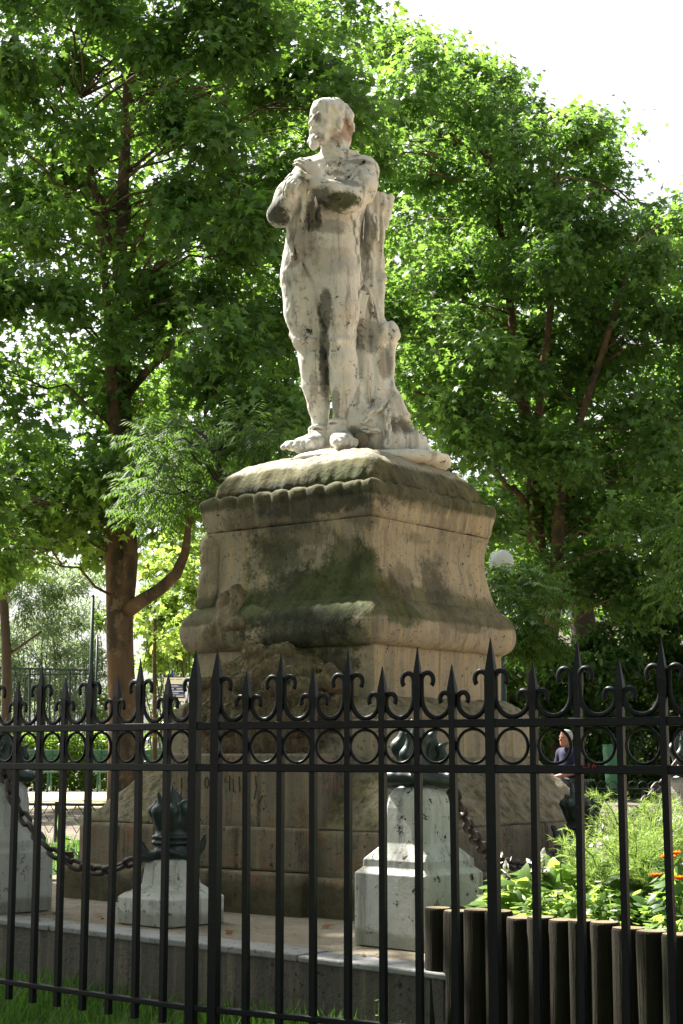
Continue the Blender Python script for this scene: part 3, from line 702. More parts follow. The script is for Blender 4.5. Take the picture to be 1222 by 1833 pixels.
def rail(a, b, z, h, w):
    d = (b - a) / np.linalg.norm(b - a); n = np.array([-d[1], d[0]]) * w; mb = MB()
    mb.prism([a - n - d * .004, b - n + d * .004, b + n + d * .004, a + n - d * .004], z - h, z + h); o = wobj('rail', np.concatenate(mb.V), mb.Fc, M['iron'], fen)
    bv = o.modifiers.new('b', 'BEVEL'); bv.width = .003; bv.segments = 2
def run(a, b, ks, tall_at, first_post=False, last_post=False):
    n = ks; d = (b - a) / np.linalg.norm(b - a); gap = np.linalg.norm(b - a) / n; sm = mesh('scroll', *scroll_mesh(gap), M['iron'], True)
    for z, h, w in ((ZT, .0120, .0125), (ZM, .0120, .0125), (ZB, .009, .0122)): rail(a, b, z, h, w)
    for i in range(n):
        P = a + (b - a) * (i + .5) / n; o = placed('ring', me_ring, P, d); o.location.z = (ZT + ZM) / 2
        placed('scroll', sm, P, d, flip=((i + tall_at) % 2 == 1))
    for i in range(1, n):
        o = placed('bar', bars[1 - (i + tall_at) % 2], a + (b - a) * i / n, d)
def stile(P, d): placed('fence_post', posts, P, d)
dm = (J1 - J0) / np.linalg.norm(J1 - J0); J0b = J0 + dm * .083
run(JL, J0, 16, 0); run(J0b, J1, 8, 0); run(J1, JR, 8, 0)
for z, h, w in ((ZT, .0120, .0125), (ZM, .0120, .0125), (ZB, .009, .0122)): rail(J0, J0b, z, h, w)
stile(JL, dl); stile(J0, dm); stile(J0b, dm); stile(J1, dm); stile(JR, dr_)
# red mark scribbled on the rail
mb = MB(); nr_ = np.array([dr_[1], -dr_[0]]); nr_ = nr_ if nr_[1] < 0 else -nr_
def gl(px, py):
    d = ray(px, py); A = np.array([[dr_[0], -d[0]], [dr_[1], -d[1]]]); s_, t_ = np.linalg.solve(A, -(J1 + nr_ * .0165)); Q_ = J1 + dr_ * s_ + nr_ * .0165; return (Q_[0], Q_[1], EYE + d[2] * t_)
for ln in ([(1044, 1366), (1044, 1374), (1049, 1374)], [(1051, 1367), (1055, 1366), (1053, 1370), (1056, 1372), (1051, 1375)], [(1060, 1375), (1062, 1367), (1066, 1374)], [(1060, 1371), (1066, 1371)]):
    mb.tube([gl(*p) for p in ln], .0012, 5)
wobj('red_mark', np.concatenate(mb.V), mb.Fc, M['graf'], fen)
# ------------------------------------------------------------------ the statue
YS = 8.2; K = .00303                          # metres per photograph pixel at the statue
def Wp(px, py, dy=0.): return U(px, py, YS + dy)
zb = 2.515
sta = thing('statue', 'white marble statue of a bearded man with crossed arms before a tree stump', 'statue', (.03, YS, zb))
S = SDF((-.47, 7.76, zb - .06), (.30, 8.52, 4.70), .0050)
def body_path(pts, k=.03, sc=(1, 1, 1)):
    S.path([Wp(a, b, c_) for a, b, c_, r in pts], [r * K for a, b, c_, r in pts], k, sc)
# torso and tunic skirt
body_path([(600, 318, .02, 52), (592, 350, .0, 60), (580, 400, -.01, 60), (576, 450, -.02, 60), (574, 492, -.01, 66), (575, 515, -.01, 60)], .05, (1, .66, 1))
body_path([(556, 312, .02, 27), (646, 306, .03, 27)], .05)
S.ell(Wp(578, 440, -.055), (.15, .11, .20), .05)
body_path([(540, 500, .02, 36), (546, 560, .02, 36), (553, 606, .02, 31)], .03)
body_path([(601, 500, -.05, 41), (604, 560, -.07, 38), (606, 606, -.07, 30)], .03)
# tunic hems
body_path([(528, 604, .0, 4), (540, 608, -.07, 5), (560, 610, -.08, 4), (578, 606, -.03, 3)], .012)
body_path([(523, 600, .02, 6), (532, 607, -.02, 5)], .01)
body_path([(582, 606, -.13, 3), (604, 610, -.165, 4), (626, 607, -.13, 5), (634, 600, -.06, 6)], .012)
# legs below the hem
body_path([(556, 600, .02, 29), (561, 640, .02, 27), (566, 688, .025, 25), (571, 730, .03, 18.5), (574, 758, .03, 14.5), (576, 782, .03, 17)], .015)
body_path([(607, 600, -.06, 28), (613, 645, -.05, 26), (618, 688, -.04, 27), (615, 722, -.04, 20), (611, 750, -.04, 15.5), (609, 778, -.04, 18)], .015)
S.ell(Wp(561, 655, -.025), (.055, .045, .06), .05); S.ell(Wp(611, 640, -.10), (.055, .045, .06), .05)
# a wrinkle below the knee of the right leg, ropes round the ankles
for y0, x0, c_, rr0 in ((694, 568, .025, 25.5), (768, 574, .03, 19), (776, 575, .03, 20), (757, 610, -.04, 20), (765, 611, -.04, 22), (772, 610, -.04, 21)):
    ctr = Wp(x0, y0, c_); r0 = rr0 * K
    ths = np.linspace(0, 2 * math.pi, 17); wob = .006 * np.sin(3 * ths + y0)
    S.path([ctr + np.array([r0 * math.cos(t), r0 * math.sin(t), w]) for t, w in zip(ths, wob)], [.010 if y0 > 700 else .005] * 17, .006)
# feet
def foot(hx, hy, tx, ty, r0, r1):
    h_ = np.array([hx, hy, zb + .09]); t_ = np.array([tx, ty, zb + .04]); S.path([h_, h_ * .5 + t_ * .5, t_], [r0, r0 * .9, r1], .025, (1, 1, .85))
    d = (t_ - h_)[:2]; d = d / np.linalg.norm(d); n = np.array([-d[1], d[0]])
    for i, o_ in enumerate((-.05, -.025, 0, .025, .048)):
        b_ = t_[:2] + n * o_ * 1.1 + d * (.026 - .012 * abs(i - 1)); e_ = b_ + d * (.060 + (.014 if i == 0 else 0) - .006 * i)
        S.path([(*b_, zb + .035), (*((b_ + e_) / 2), zb + .042), (*e_, zb + .022)], [.021, .020, .015], .006)
a_ = Wp(575, 775, .03); foot(a_[0] + .01, a_[1] - .01, a_[0] - .10, a_[1] - .15, .060, .052)
a_ = Wp(609, 775, -.04); foot(a_[0] + .005, a_[1] + .0, a_[0] + .02, a_[1] - .16, .066, .058)
# right arm (on the left in the photograph)
body_path([(552, 312, .01, 25), (520, 352, -.02, 26), (499, 384, -.04, 21)], .03); body_path([(499, 386, -.04, 20), (520, 362, -.12, 20), (543, 330, -.20, 14)], .02)
# left arm, foreshortened with a bunched sleeve
body_path([(652, 308, .02, 27), (644, 335, -.07, 29), (622, 356, -.17, 25)], .03); body_path([(622, 356, -.17, 25), (592, 346, -.22, 22), (566, 332, -.235, 15)], .02)
S.ell(Wp(612, 358, -.17), (.085, .07, .05), .03)
for q in (((650, 318, -.06), (636, 342, -.14), (606, 368, -.2)), ((640, 310, -.08), (622, 332, -.19), (596, 352, -.245)), ((660, 330, -.01), (650, 352, -.07), (632, 374, -.13)), ((628, 316, -.10), (604, 322, -.20), (586, 328, -.23)), ((668, 300, .02), (672, 330, .0), (664, 362, -.02))):
    S.path([Wp(*p) for p in q], [.010, .014, .009], .012)
for q in (((645, 322, -.105), (628, 342, -.185), (606, 356, -.255)), ((636, 310, -.11), (614, 324, -.19), (592, 334, -.25)), ((656, 332, -.06), (646, 354, -.115), (626, 372, -.17))):
    S.path([Wp(*p) for p in q], [.006, .010, .006], .008, sub=True)
for q in (((620, 300, -.12), (600, 292, -.115), (580, 296, -.11)), ((625, 306, -.125), (650, 292, -.06), (664, 285, .02)), ((618, 302, -.125), (596, 312, -.135), (588, 320, -.14)), ((612, 282, -.09), (640, 280, -.02), (655, 279, .05))):
    S.path([Wp(*p) for p in q], [.004, .010, .004], .01, sub=True)
# hands: a palm with five fingers each, the right hand clasping the left wrist
def hand(c, ax, nrm, curl, side):
    ax = np.array(ax, float); ax /= np.linalg.norm(ax); nrm = np.array(nrm, float); nrm -= ax * (nrm @ ax); nrm /= np.linalg.norm(nrm); sd = np.cross(ax, nrm) * side
    B = np.column_stack([ax, sd, nrm]); c = np.array(c); S.ell(c, (.055, .045, .021), .012, B)
    for i, (o_, ln) in enumerate(((-.034, .058), (-.012, .066), (.011, .062), (.032, .048))):
        p0 = c + ax * .04 + sd * o_; p1 = p0 + ax * ln * .5 - nrm * curl * .012; p2 = p1 + ax * ln * .38 - nrm * curl * .028; p3 = p2 + ax * ln * .16 - nrm * curl * .034
        S.path([p0, p1, p2, p3], [.0125, .0118, .0108, .0085], .005)
    p0 = c - ax * .02 - sd * .035; p1 = p0 + ax * .030 - sd * .026; p2 = p1 + ax * .032 - sd * .002 - nrm * .01
    S.path([p0, p1, p2], [.016, .0135, .0095], .006)
hand(Wp(562, 309, -.235), (-.55, -.25, .62), (.35, -.85, .35), .6, 1)
hand(Wp(537, 318, -.225), (-.45, -.3, -.35), (-.3, -.8, .5), 1.0, -1)
# frayed rope and sleeve ends hanging from the wrists
rs = np.random.RandomState(3)
for i in range(16):
    x0 = 533 + 44 * rs.rand(); y0 = 336 + 10 * rs.rand(); L = 30 + 50 * rs.rand()
    pts = [Wp(x0 + rs.normal(0, 2.2), y0 + L * t, -.215 + .065 * t) for t in np.linspace(0, 1, 5)]
    S.path(pts, [.008, .009, .008, .007, .003], .004)
for i in range(6):
    x0 = 520 + 12 * rs.rand() ; pts = [Wp(x0 + rs.normal(0, 2), 350 + 22 * t + 15 * i % 40, -.12 + .03 * math.sin(t)) for t in range(5)]; S.path(pts, [.006, .008, .008, .007, .004], .008)
for i in range(14):                           # pleats on the flank and breast of the tunic
    x0 = rs.uniform(520, 566); y0 = rs.uniform(385, 440); L = rs.uniform(25, 70); dd = -.03 - .10 * min(1, (x0 - 512) / 40)
    S.path([Wp(x0 + rs.normal(0, 2), y0 + L * t, dd - .012) for t in np.linspace(0, 1, 4)], [.003, .007, .006, .002], .006, sub=bool(i % 2))
for i in range(9):
    x0 = rs.uniform(560, 640); dd = -.115 + .06 * ((x0 - 600) / 45) ** 2
    S.path([Wp(x0 + rs.normal(0, 3) + 4 * t, 292 + 28 * t + rs.uniform(-3, 3), dd) for t in np.linspace(0, 1, 4)], [.004, .009, .008, .003], .006, sub=bool(i % 2))
for q in (((664, 312, -.03), (658, 340, -.07), (640, 366, -.14)), ((645, 330, -.12), (630, 352, -.20), (604, 368, -.235)), ((634, 322, -.14), (612, 342, -.225), (586, 348, -.265)), ((655, 318, -.07), (642, 344, -.14), (618, 366, -.215)), ((520, 340, -.08), (505, 366, -.10), (492, 392, -.09)), ((532, 342, -.12), (516, 372, -.15), (503, 398, -.10)), ((505, 352, -.05), (492, 374, -.07), (486, 392, -.06))):
    S.path([Wp(*p) for p in q], [.004, .009, .004], .005, sub=True)
# fold between the thighs, seams and shallow body creases
S.path([Wp(543, 474, -.13), (Wp(556, 505, -.135)), Wp(572, 548, -.125), Wp(579, 590, -.12), Wp(581, 606, -.10)], [.006, .012, .016, .018, .016], .02, sub=True)
S.path([Wp(583, 612, -.06), Wp(588, 650, -.04), Wp(590, 690, -.03)], [.006, .005, .005], .01, sub=True)
S.path([Wp(530, 400, -.11), Wp(528, 430, -.12), Wp(531, 462, -.12), Wp(526, 478, -.10)], [.004, .008, .006, .004], .008, sub=True)
# head, turned to the left of the photograph
HC = Wp(589, 222, .01); hf = np.array([-.70, -.71, -.03]); hf /= np.linalg.norm(hf); hu = np.array([0, 0, 1.]); hu -= hf * (hu @ hf); hu /= np.linalg.norm(hu); hl = np.cross(hu, hf)
HB = np.column_stack([hf, hl, hu])
def H(f, s_, u): return HC + hf * f + hl * s_ + hu * u
S.ell(H(0, 0, .025), (.112, .086, .108), .02, HB); S.ell(H(-.035, 0, .035), (.098, .094, .105), .02, HB); S.ell(H(-.085, 0, -.055), (.048, .075, .095), .03, HB); S.ell(H(.03, 0, .085), (.07, .07, .045), .03, HB)
S.ell(H(.048, 0, -.045), (.060, .062, .088), .02, HB); S.ell(H(.07, 0, -.10), (.038, .042, .036), .02, HB); S.ell(H(.062, 0, .05), (.050, .066, .05), .02, HB)
S.path([H(.088, -.056, .012), H(.106, -.030, .020), H(.104, 0, .016), H(.106, .030, .020), H(.088, .056, .012)], [.010, .013, .010, .013, .010], .008)
for q in (-1, 1):
    S.ell(H(.110, q * .034, -.010), (.026, .024, .017), .008, HB, sub=True); S.ell(H(.082, q * .033, -.011), (.015, .015, .011), .003, HB)
    S.cap(H(.098, q * .016, .0), H(.090, q * .05, -.002), .004, .004, .004)
    S.ell(H(.074, q * .050, -.036), (.022, .020, .018), .014, HB); S.ell(H(.119, q * .013, -.040), (.013, .010, .010), .006, HB)
    S.path([H(.122, 0, -.056), H(.112, q * .028, -.066), H(.090, q * .056, -.090)], [.013, .014, .006], .005); S.cap(H(.02, q * .064, -.05), H(.085, q * .030, -.112), .017, .02, .015)
    S.ell(H(.002, q * .084, -.020), (.021, .012, .033), .006, HB); S.ell(H(.004, q * .096, -.018), (.010, .006, .018), .005, HB, sub=True)
S.path([H(.106, 0, .018), H(.128, 0, -.012), H(.145, 0, -.036)], [.009, .011, .015], .006)
S.ell(H(.108, 0, -.070), (.014, .022, .008), .005, HB)
S.path([H(.085, 0, -.095), H(.108, 0, -.125), H(.124, 0, -.158), H(.128, 0, -.178)], [.036, .034, .022, .008], .015)
for i in range(9):
    q = (i - 4) * .008; S.path([H(.112, q, -.085), H(.128, q * 1.2, -.125), H(.130, q * .6, -.170)], [.008, .010, .004], .003)
for i in range(60):                           # locks of hair over the skull and down the nape
    a = rs.uniform(-2.9, 2.9); e = rs.uniform(-.4, 1.35)
    dv = np.array([-math.cos(a) * math.cos(e), math.sin(a) * math.cos(e), math.sin(e)])
    if dv[0] > .30 and e < .9: continue
    p0 = np.array([-.028, 0, .034]) + dv * np.array([.106, .099, .112]); p1 = p0 + np.array([rs.uniform(-.02, .02), dv[1] * .01, -.035 * abs(math.cos(e)) - .005]); p2 = p1 + np.array([rs.uniform(-.015, .01), 0, -.03 * abs(math.cos(e))])
    S.path([H(*p0), H(*p1), H(*p2)], [.010, .016, .006], .003)
S.path([H(.06, -.05, .098), H(.088, -.01, .098), H(.085, .035, .092), H(.04, .080, .065), H(.005, .092, .02)], [.012, .013, .013, .012, .008], .012)
body_path([(599, 250, .02, 23), (600, 275, .01, 25), (604, 300, .01, 30)], .02)
ths = np.linspace(0, 2 * math.pi, 15); cc = Wp(607, 283, .02)
S.path([cc + np.array([.098 * math.cos(t), .085 * math.sin(t), .012 * math.cos(t) + .0]) for t in ths], [.014] * 15, .014)
S.rough(.0025, 30, 5); S.rough(.0030, 12, 12, st=(1, 1, .35))
V, Q = S.mesh(1); wobj('figure', V, Q, M['marble'], sta, True)

# tree stump behind the figure, with roots and sawn knots
S = SDF((-.16, 7.86, zb - .05), (.66, 8.66, 4.02), .0075)
def sp_(pts, k=.03, sc=(1, 1, 1), sub=False): S.path([Wp(a, b, c_) for a, b, c_, r in pts], [r * K for a, b, c_, r in pts], k, sc, sub)
sp_([(662, 345, .13, 24), (660, 420, .12, 25), (658, 520, .10, 28), (652, 590, .08, 34), (650, 650, .08, 42), (652, 710, .08, 50), (660, 775, .06, 60)], .03)
sp_([(686, 338, .15, 9), (694, 352, .15, 11), (690, 385, .14, 11)], .02); sp_([(676, 330, .12, 8), (690, 372, .1, 9), (692, 404, .11, 4)], .012)
sp_([(668, 600, .06, 30), (696, 604, .03, 19)], .03); sp_([(699, 592, .02, 16), (706, 600, .01, 14)], .012); sp_([(700, 612, .04, 14), (696, 650, .05, 10), (690, 690, .06, 8)], .015); sp_([(684, 590, .0, 14), (670, 615, -.01, 12)], .02)
sp_([(680, 690, .05, 16), (704, 722, .02, 15), (722, 742, .0, 9)], .03); sp_([(705, 748, .02, 24), (712, 790, .02, 34)], .03); sp_([(720, 790, .02, 30), (744, 788, .0, 14)], .025); sp_([(735, 800, .0, 22), (770, 818, .0, 12)], .03)
sp_([(640, 700, -.02, 14), (632, 745, -.05, 13), (626, 780, -.06, 14)], .03); sp_([(660, 770, -.02, 40), (690, 800, -.05, 30)], .04)
for i in range(26):
    x0 = rs.uniform(640, 684); y0 = rs.uniform(380, 560); L = rs.uniform(30, 80)
    sp_([(x0, y0, .045 + .04 * ((x0 - 660) / 24) ** 2, 2), (x0 + rs.normal(0, 4), y0 + L / 2, .04 + .04 * ((x0 - 660) / 24) ** 2, 4), (x0 + rs.normal(0, 5), y0 + L, .04 + .04 * ((x0 - 660) / 24) ** 2, 2)], .008)
S.rough(.020, 15, 21, st=(1, 1, .22)); S.rough(.012, 38, 22, st=(1, 1, .2)); S.ell(Wp(722, 764, -.04), (.05, .04, .03), .03, sub=True)
V, Q = S.mesh(0); wobj('tree_stump', V, Q, M['marble'], sta, True)
S = SDF((-.46, 7.72, zb - .09), (.62, 8.62, zb + .09), .009)
S.ell((.17, 8.24, zb - .035), (.42, .33, .055), .02); S.ell((-.06, 8.10, zb - .05), (.22, .24, .04), .03); S.ell((.42, 8.15, zb - .02), (.16, .16, .04), .03); S.rough(.012, 9, 31)
V, Q = S.mesh(1); wobj('rock_base', V, Q, M['marble'], sta, True)
mb = MB(); S = SDF(Wp(646, 788, -.17) - .07, Wp(646, 788, -.17) + .07, .006); S.ell(Wp(646, 788, -.17), (.041, .041, .041)); V, Q = S.mesh(1); wobj('shackle_ball', V, Q, M['base'], sta, True)
me_sl = mesh('stone_link', *link_mesh(.066, .042, .009), M['marble'], True)
def stone_chain(pl):
    P = resample([Wp(*p) for p in pl], .048); links_along(P, me_sl, sta, 'stone_chain_link', np.array([.03, YS, zb]), .3)
stone_chain([(629, 378, -.10), (634, 400, -.085), (637, 440, -.075), (640, 480, -.06), (644, 512, -.045)])
stone_chain([(670, 385, .025), (677, 412, .025), (674, 440, .02)])
stone_chain([(697, 720, -.08), (692, 742, -.12), (695, 765, -.155), (696, 788, -.175), (690, 804, -.19)])
stone_chain([(694, 722, -.085), (672, 735, -.12), (652, 752, -.145), (640, 766, -.15)])
stone_chain([(646, 768, -.165), (666, 772, -.165), (688, 772, -.165)])
# small book hanging on the stump by a cord
bk = Wp(645, 548, -.055); S = SDF(bk - .13, bk + .13, .005)
BM = np.array(Matrix.Rotation(.35, 3, 'Z') @ Matrix.Rotation(.22, 3, 'Y')); S.box(bk, (.032, .034, .078), BM, .006); S.box(bk + BM @ np.array([.006, -.004, 0]), (.030, .036, .068), BM, .002, sub=True, k=.002); S.box(bk, (.026, .028, .073), BM, .004)
V, Q = S.mesh(1); wobj('book', V, Q, M['marble'], sta, True)
mb = MB()
for pl in ([(648, 505, .0), (656, 512, -.02), (664, 530, -.02), (668, 560, -.01), (660, 590, -.01), (644, 580, -.04)], [(648, 508, -.01), (642, 516, -.03), (640, 530, -.05)], [(660, 516, -.02), (672, 545, -.005), (680, 590, .0)], [(640, 578, -.05), (634, 585, -.06), (650, 592, -.05)]):
    mb.tube(resample([Wp(*p) for p in pl], .012), .0075, 8)
wobj('cord', np.concatenate(mb.V), mb.Fc, M['marble'], sta, True)

# ------------------------------------------------------------------ the man on the bench
MX = U(1005, 1320, 22.8)
man = thing('person', 'white haired man in navy polo shirt seated before the dark shrubs', 'person', (MX[0] + .06, 22.8, .16))
mo = np.array(man.location); hz = MX[2] - .01
mf = np.array([-.85, -.53, 0]); mf /= np.linalg.norm(mf); ml = np.cross([0, 0, 1], mf)
def Q3(f, s_, z): return np.array([mo[0], mo[1], 0]) + mf * f + ml * s_ + np.array([0, 0, z])
hip = hz - .68; MBs = np.column_stack([mf, ml, [0, 0, 1.]])
def man_field(kind):
    S = SDF(Q3(.3, 0, 0) - [1., .9, -.1], Q3(.3, 0, 0) + [1., .9, 1.6], .012)
    g = {'body': 0, 'shirt': .012, 'trousers': .013}[kind]
    if kind != 'trousers':
        S.path([Q3(0, 0, hip + .05), Q3(-.06, 0, hip + .25), Q3(-.07, 0, hip + .43)], [.14 + g, .145 + g, .13 + g], .05)
        S.path([Q3(-.07, -.17, hip + .45), Q3(-.07, .17, hip + .45)], [.082 + g, .082 + g], .04)
        for q in (-1, 1):
            S.path([Q3(-.07, q * .18, hip + .46), Q3(-.04, q * .25, hip + .22)], [.06 + g * 1.6, .055 + g * 2], .03)
    if kind == 'body':
        for q in (-1, 1):
            S.path([Q3(-.04, q * .25, hip + .22), Q3(.20, q * .14, hip + .15), Q3(.27, q * .05, hip + .13)], [.042, .034, .026], .02)
            S.ell(Q3(.30, q * .03, hip + .12), (.05, .035, .025), .015, MBs)
            for i in range(4): S.path([Q3(.32, q * (.01 + .018 * i), hip + .125), Q3(.37 - .006 * i, q * (-.01 + .018 * i), hip + .112), Q3(.395 - .008 * i, q * (-.02 + .018 * i), hip + .095)], [.011, .010, .008], .004)
            S.path([Q3(.28, q * .06, hip + .13), Q3(.325, q * .075, hip + .12)], [.012, .009], .005)
        S.path([Q3(-.07, 0, hip + .48), Q3(-.03, 0, hip + .60)], [.06, .055], .03)
        HZ = hip + .68
        S.ell(Q3(-.01, 0, HZ + .02), (.10, .078, .10), .02, MBs); S.ell(Q3(.035, 0, HZ - .045), (.06, .06, .08), .02, MBs); S.ell(Q3(.05, 0, HZ - .09), (.04, .04, .035), .02, MBs)
        S.path([Q3(.085, 0, HZ + .01), Q3(.115, 0, HZ - .03)], [.01, .015], .008); S.cap(Q3(.085, -.04, HZ + .02), Q3(.085, .04, HZ + .02), .011, .011, .01)
        for q in (-1, 1): S.ell(Q3(-.005, q * .078, HZ - .015), (.02, .012, .03), .006, MBs); S.ell(Q3(.088, q * .03, HZ), (.016, .015, .010), .006, MBs, sub=True)
        S.ell(Q3(.082, 0, HZ - .068), (.014, .024, .006), .004, MBs)
    if kind in ('body', 'trousers'):
        g2 = g
        for q in (-1, 1):
            S.path([Q3(0, q * .09, hip + .02), Q3(.42, q * .13, hip + .03), Q3(.50, q * .13, hip - .40 if kind == 'body' else hip - .36)], [.09 + g2, .072 + g2, .048 + g2], .03)
            if kind == 'body': S.path([Q3(.49, q * .13, .20), Q3(.64, q * .15, .185)], [.05, .035], .02)
        if kind == 'trousers': S.ell(Q3(-.01, 0, hip + .03), (.16, .18, .11), .04, MBs)
    return S.mesh(1)
V, Q = man_field('body'); wobj('body', V, Q, M['skin'], man, True)
V, Q = man_field('shirt'); wobj('polo_shirt', V, Q, M['navy'], man, True)
V, Q = man_field('trousers'); wobj('trousers', V, Q, M['trouser'], man, True)
S = SDF(Q3(0, 0, hip + .7) - .2, Q3(0, 0, hip + .7) + .2, .010); HZ = hip + .68
S.ell(Q3(-.014, 0, HZ + .028), (.103, .083, .098), .02, MBs); S.ell(Q3(.10, 0, HZ - .02), (.095, .10, .105), .012, MBs, sub=True); S.ell(Q3(.0, 0, HZ - .125), (.16, .15, .105), .012, MBs, sub=True)
S.rough(.006, 50, 2); V, Q = S.mesh(1); wobj('hair', V, Q, M['hair'], man, True)
# ------------------------------------------------------------------ foliage
def tmpl(kind):
    if kind == 'plane':
        ang = [-90, -50, -28, -8, 18, 42, 62, 90]; rad = [.16, .34, .52, .26, .62, .30, .34, .66]
        pts = [(r * math.cos(math.radians(a)), .34 + r * math.sin(math.radians(a))) for a, r in zip(ang, rad)]
        out = pts + [(-x, y) for x, y in pts[1:-1][::-1]]
        V = [(0, .34, 0)] + [(x, y, -.28 * abs(x) ** 1.3 - .18 * max(0, y - .34) ** 1.2) for x, y in out]
        n = len(out); T = [(0, 1 + i, 1 + (i + 1) % n) for i in range(n)]
    elif kind == 'narrow':
        V = [(0, 0, 0), (.13, .35, -.03), (0, .45, .03), (-.13, .35, -.03), (0, 1, -.14)]; T = [(0, 1, 2), (0, 2, 3), (1, 4, 2), (2, 4, 3)]
    elif kind == 'oval':
        V = [(0, 0, 0), (.30, .35, -.06), (.22, .75, -.08), (0, 1, -.10), (-.22, .75, -.08), (-.30, .35, -.06), (0, .5, .03)]
        T = [(6, 0, 1), (6, 1, 2), (6, 2, 3), (6, 3, 4), (6, 4, 5), (6, 5, 0)]
    elif kind == 'heart':
        V = [(0, .05, 0), (.28, -.05, -.03), (.42, .22, -.06), (.30, .6, -.08), (0, 1, -.14), (-.30, .6, -.08), (-.42, .22, -.06), (-.28, -.05, -.03), (0, .4, .05)]
        T = [(8, i, (i + 1) % 8) for i in range(8)]
    else:                                    # blade
        V = [(-.035, 0, 0), (.035, 0, 0), (.026, .55, -.10), (-.026, .55, -.10), (0, 1, -.32)]; T = [(0, 1, 2), (0, 2, 3), (3, 2, 4)]
    return np.array(V, float), np.array(T, int)
def leaves(P, Nn, Tp, size, kind, crumple=.0):
    V0, T0 = tmpl(kind); n = len(P)
    Tp = Tp / (np.linalg.norm(Tp, axis=1, keepdims=True) + 1e-9)
    Nn = Nn - Tp * (Nn * Tp).sum(1, keepdims=True); Nn = Nn / (np.linalg.norm(Nn, axis=1, keepdims=True) + 1e-9); X = np.cross(Tp, Nn)
    s_ = size[:, None, None] if not np.isscalar(size) else size
    V = P[:, None] + s_ * (V0[None, :, :1] * X[:, None] + V0[None, :, 1:2] * Tp[:, None] + V0[None, :, 2:] * Nn[:, None])
    FC = (T0[None] + (np.arange(n) * len(V0))[:, None, None]).reshape(-1, 3)
    return V.reshape(-1, 3), FC
def unit(n, rs): v = rs.normal(size=(n, 3)); return v / np.linalg.norm(v, axis=1, keepdims=True)
def clump_leaves(lobes, size, kind, rs, per=22, up=.75, hang=.45, sig=.36):
    """leaves gathered in sprays inside ellipsoidal lobes: (centre, radii, number)"""
    PP, NN, TT = [], [], []
    for c_, r_, n in lobes:
        c_ = np.asarray(c_, float); r_ = np.asarray(r_, float) * np.ones(3); k = max(1, int(n / per))
        ctr = unit(k, rs) * (rs.rand(k, 1) ** .42); q = rs.randint(0, k, int(n))
        sg = sig * (rs.rand(k, 1) * .7 + .65)
        off = rs.normal(size=(int(n), 3)) * [1, 1, .62] * sg[q]
        P = c_ + (ctr[q] + off) * r_; out = P - c_; out /= np.linalg.norm(out, axis=1, keepdims=True) + 1e-9
        PP.append(P); NN.append(np.array([0, 0, up]) + .45 * out + .55 * unit(len(P), rs)); TT.append(.7 * unit(len(P), rs) + .45 * out - np.array([0, 0, hang]))
    P = np.concatenate(PP); return leaves(P, np.concatenate(NN), np.concatenate(TT), size * (.5 + .85 * rs.rand(len(P))), kind)
def branchy(mb, a, b, r0, r1, rs, sag=.0, n=7, side=5, wob=.06):
    a = np.asarray(a, float); b = np.asarray(b, float); L = np.linalg.norm(b - a); t = np.linspace(0, 1, n)
    p = a + (b - a) * t[:, None]; p[:, 2] += sag * L * np.sin(math.pi * t); p[1:-1] += rs.normal(size=(n - 2, 3)) * wob * L * .5
    mb.tube(p, r0 + (r1 - r0) * t, side); return p
def tree(name, label, cat, base, trunk, limbs, lobes, leafm, barkm, size, kind, seed, group=None, twig=1.0, near=None, **kw):
    rs = np.random.RandomState(seed); t = thing(name, label, cat, tuple(base), group); mb = MB()
    for pts, rad in trunk: mb.tube(resample(pts, .35), np.interp(np.linspace(0, 1, len(resample(pts, .35))), np.linspace(0, 1, len(rad)), rad), 12)
    ax = np.concatenate([resample(p, .3) for p, r in trunk])
    for a, b, r0, r1 in limbs: branchy(mb, a, b, r0, r1, rs, .08, side=8)
    for c_, r_, n in lobes:
        c_ = np.asarray(c_); d = np.linalg.norm((ax - c_) * [1, 1, 1.0] + [0, 0, .0], axis=1) + np.where(ax[:, 2] > c_[2] - .3, 4, 0); q = ax[np.argmin(d)]
        if n < 320: continue
        L = np.linalg.norm(c_ - q); r = float(np.mean(r_)); p = branchy(mb, q, c_, min(.034, .005 * L + .010) * twig, .010 * twig, rs, .10, side=6)
        for k in range(4): branchy(mb, p[3 + k % 4], c_ + unit(1, rs)[0] * r * .85, .012 * twig, .004, rs, .05, 5, 4)
    wobj('trunk', np.concatenate(mb.V), mb.Fc, barkm, t, True)
    V, FC = clump_leaves(lobes, size, kind, rs, **kw)
    wobj('crown', V, FC, leafm, t); return t
def grid_lobes(poly, step, Y0, dY, rpx, n, rs, skip=lambda x, y: 1.0):
    xs = [p[0] for p in poly]; ys = [p[1] for p in poly]; out = []
    def inside(x, y):
        c_ = False; j = len(poly) - 1
        for i in range(len(poly)):
            xi, yi = poly[i]; xj, yj = poly[j]
            if (yi > y) != (yj > y) and x < (xj - xi) * (y - yi) / (yj - yi) + xi: c_ = not c_
            j = i
        return c_
    for gx in np.arange(min(xs), max(xs), step):
        for gy in np.arange(min(ys), max(ys), step):
            x = gx + step * rs.uniform(0, 1); y = gy + step * rs.uniform(0, 1)
            if not inside(x, y): continue
            f = skip(x, y)
            if f <= 0: continue
            Y = Y0 + rs.uniform(-dY, dY); r = rpx / F * Y * rs.uniform(.8, 1.15)
            out.append((U(x, y, Y), np.array([r, r, r * .85]), max(6, int(n * f))))
    return out
def gz(Y): return float(gh(0, Y))
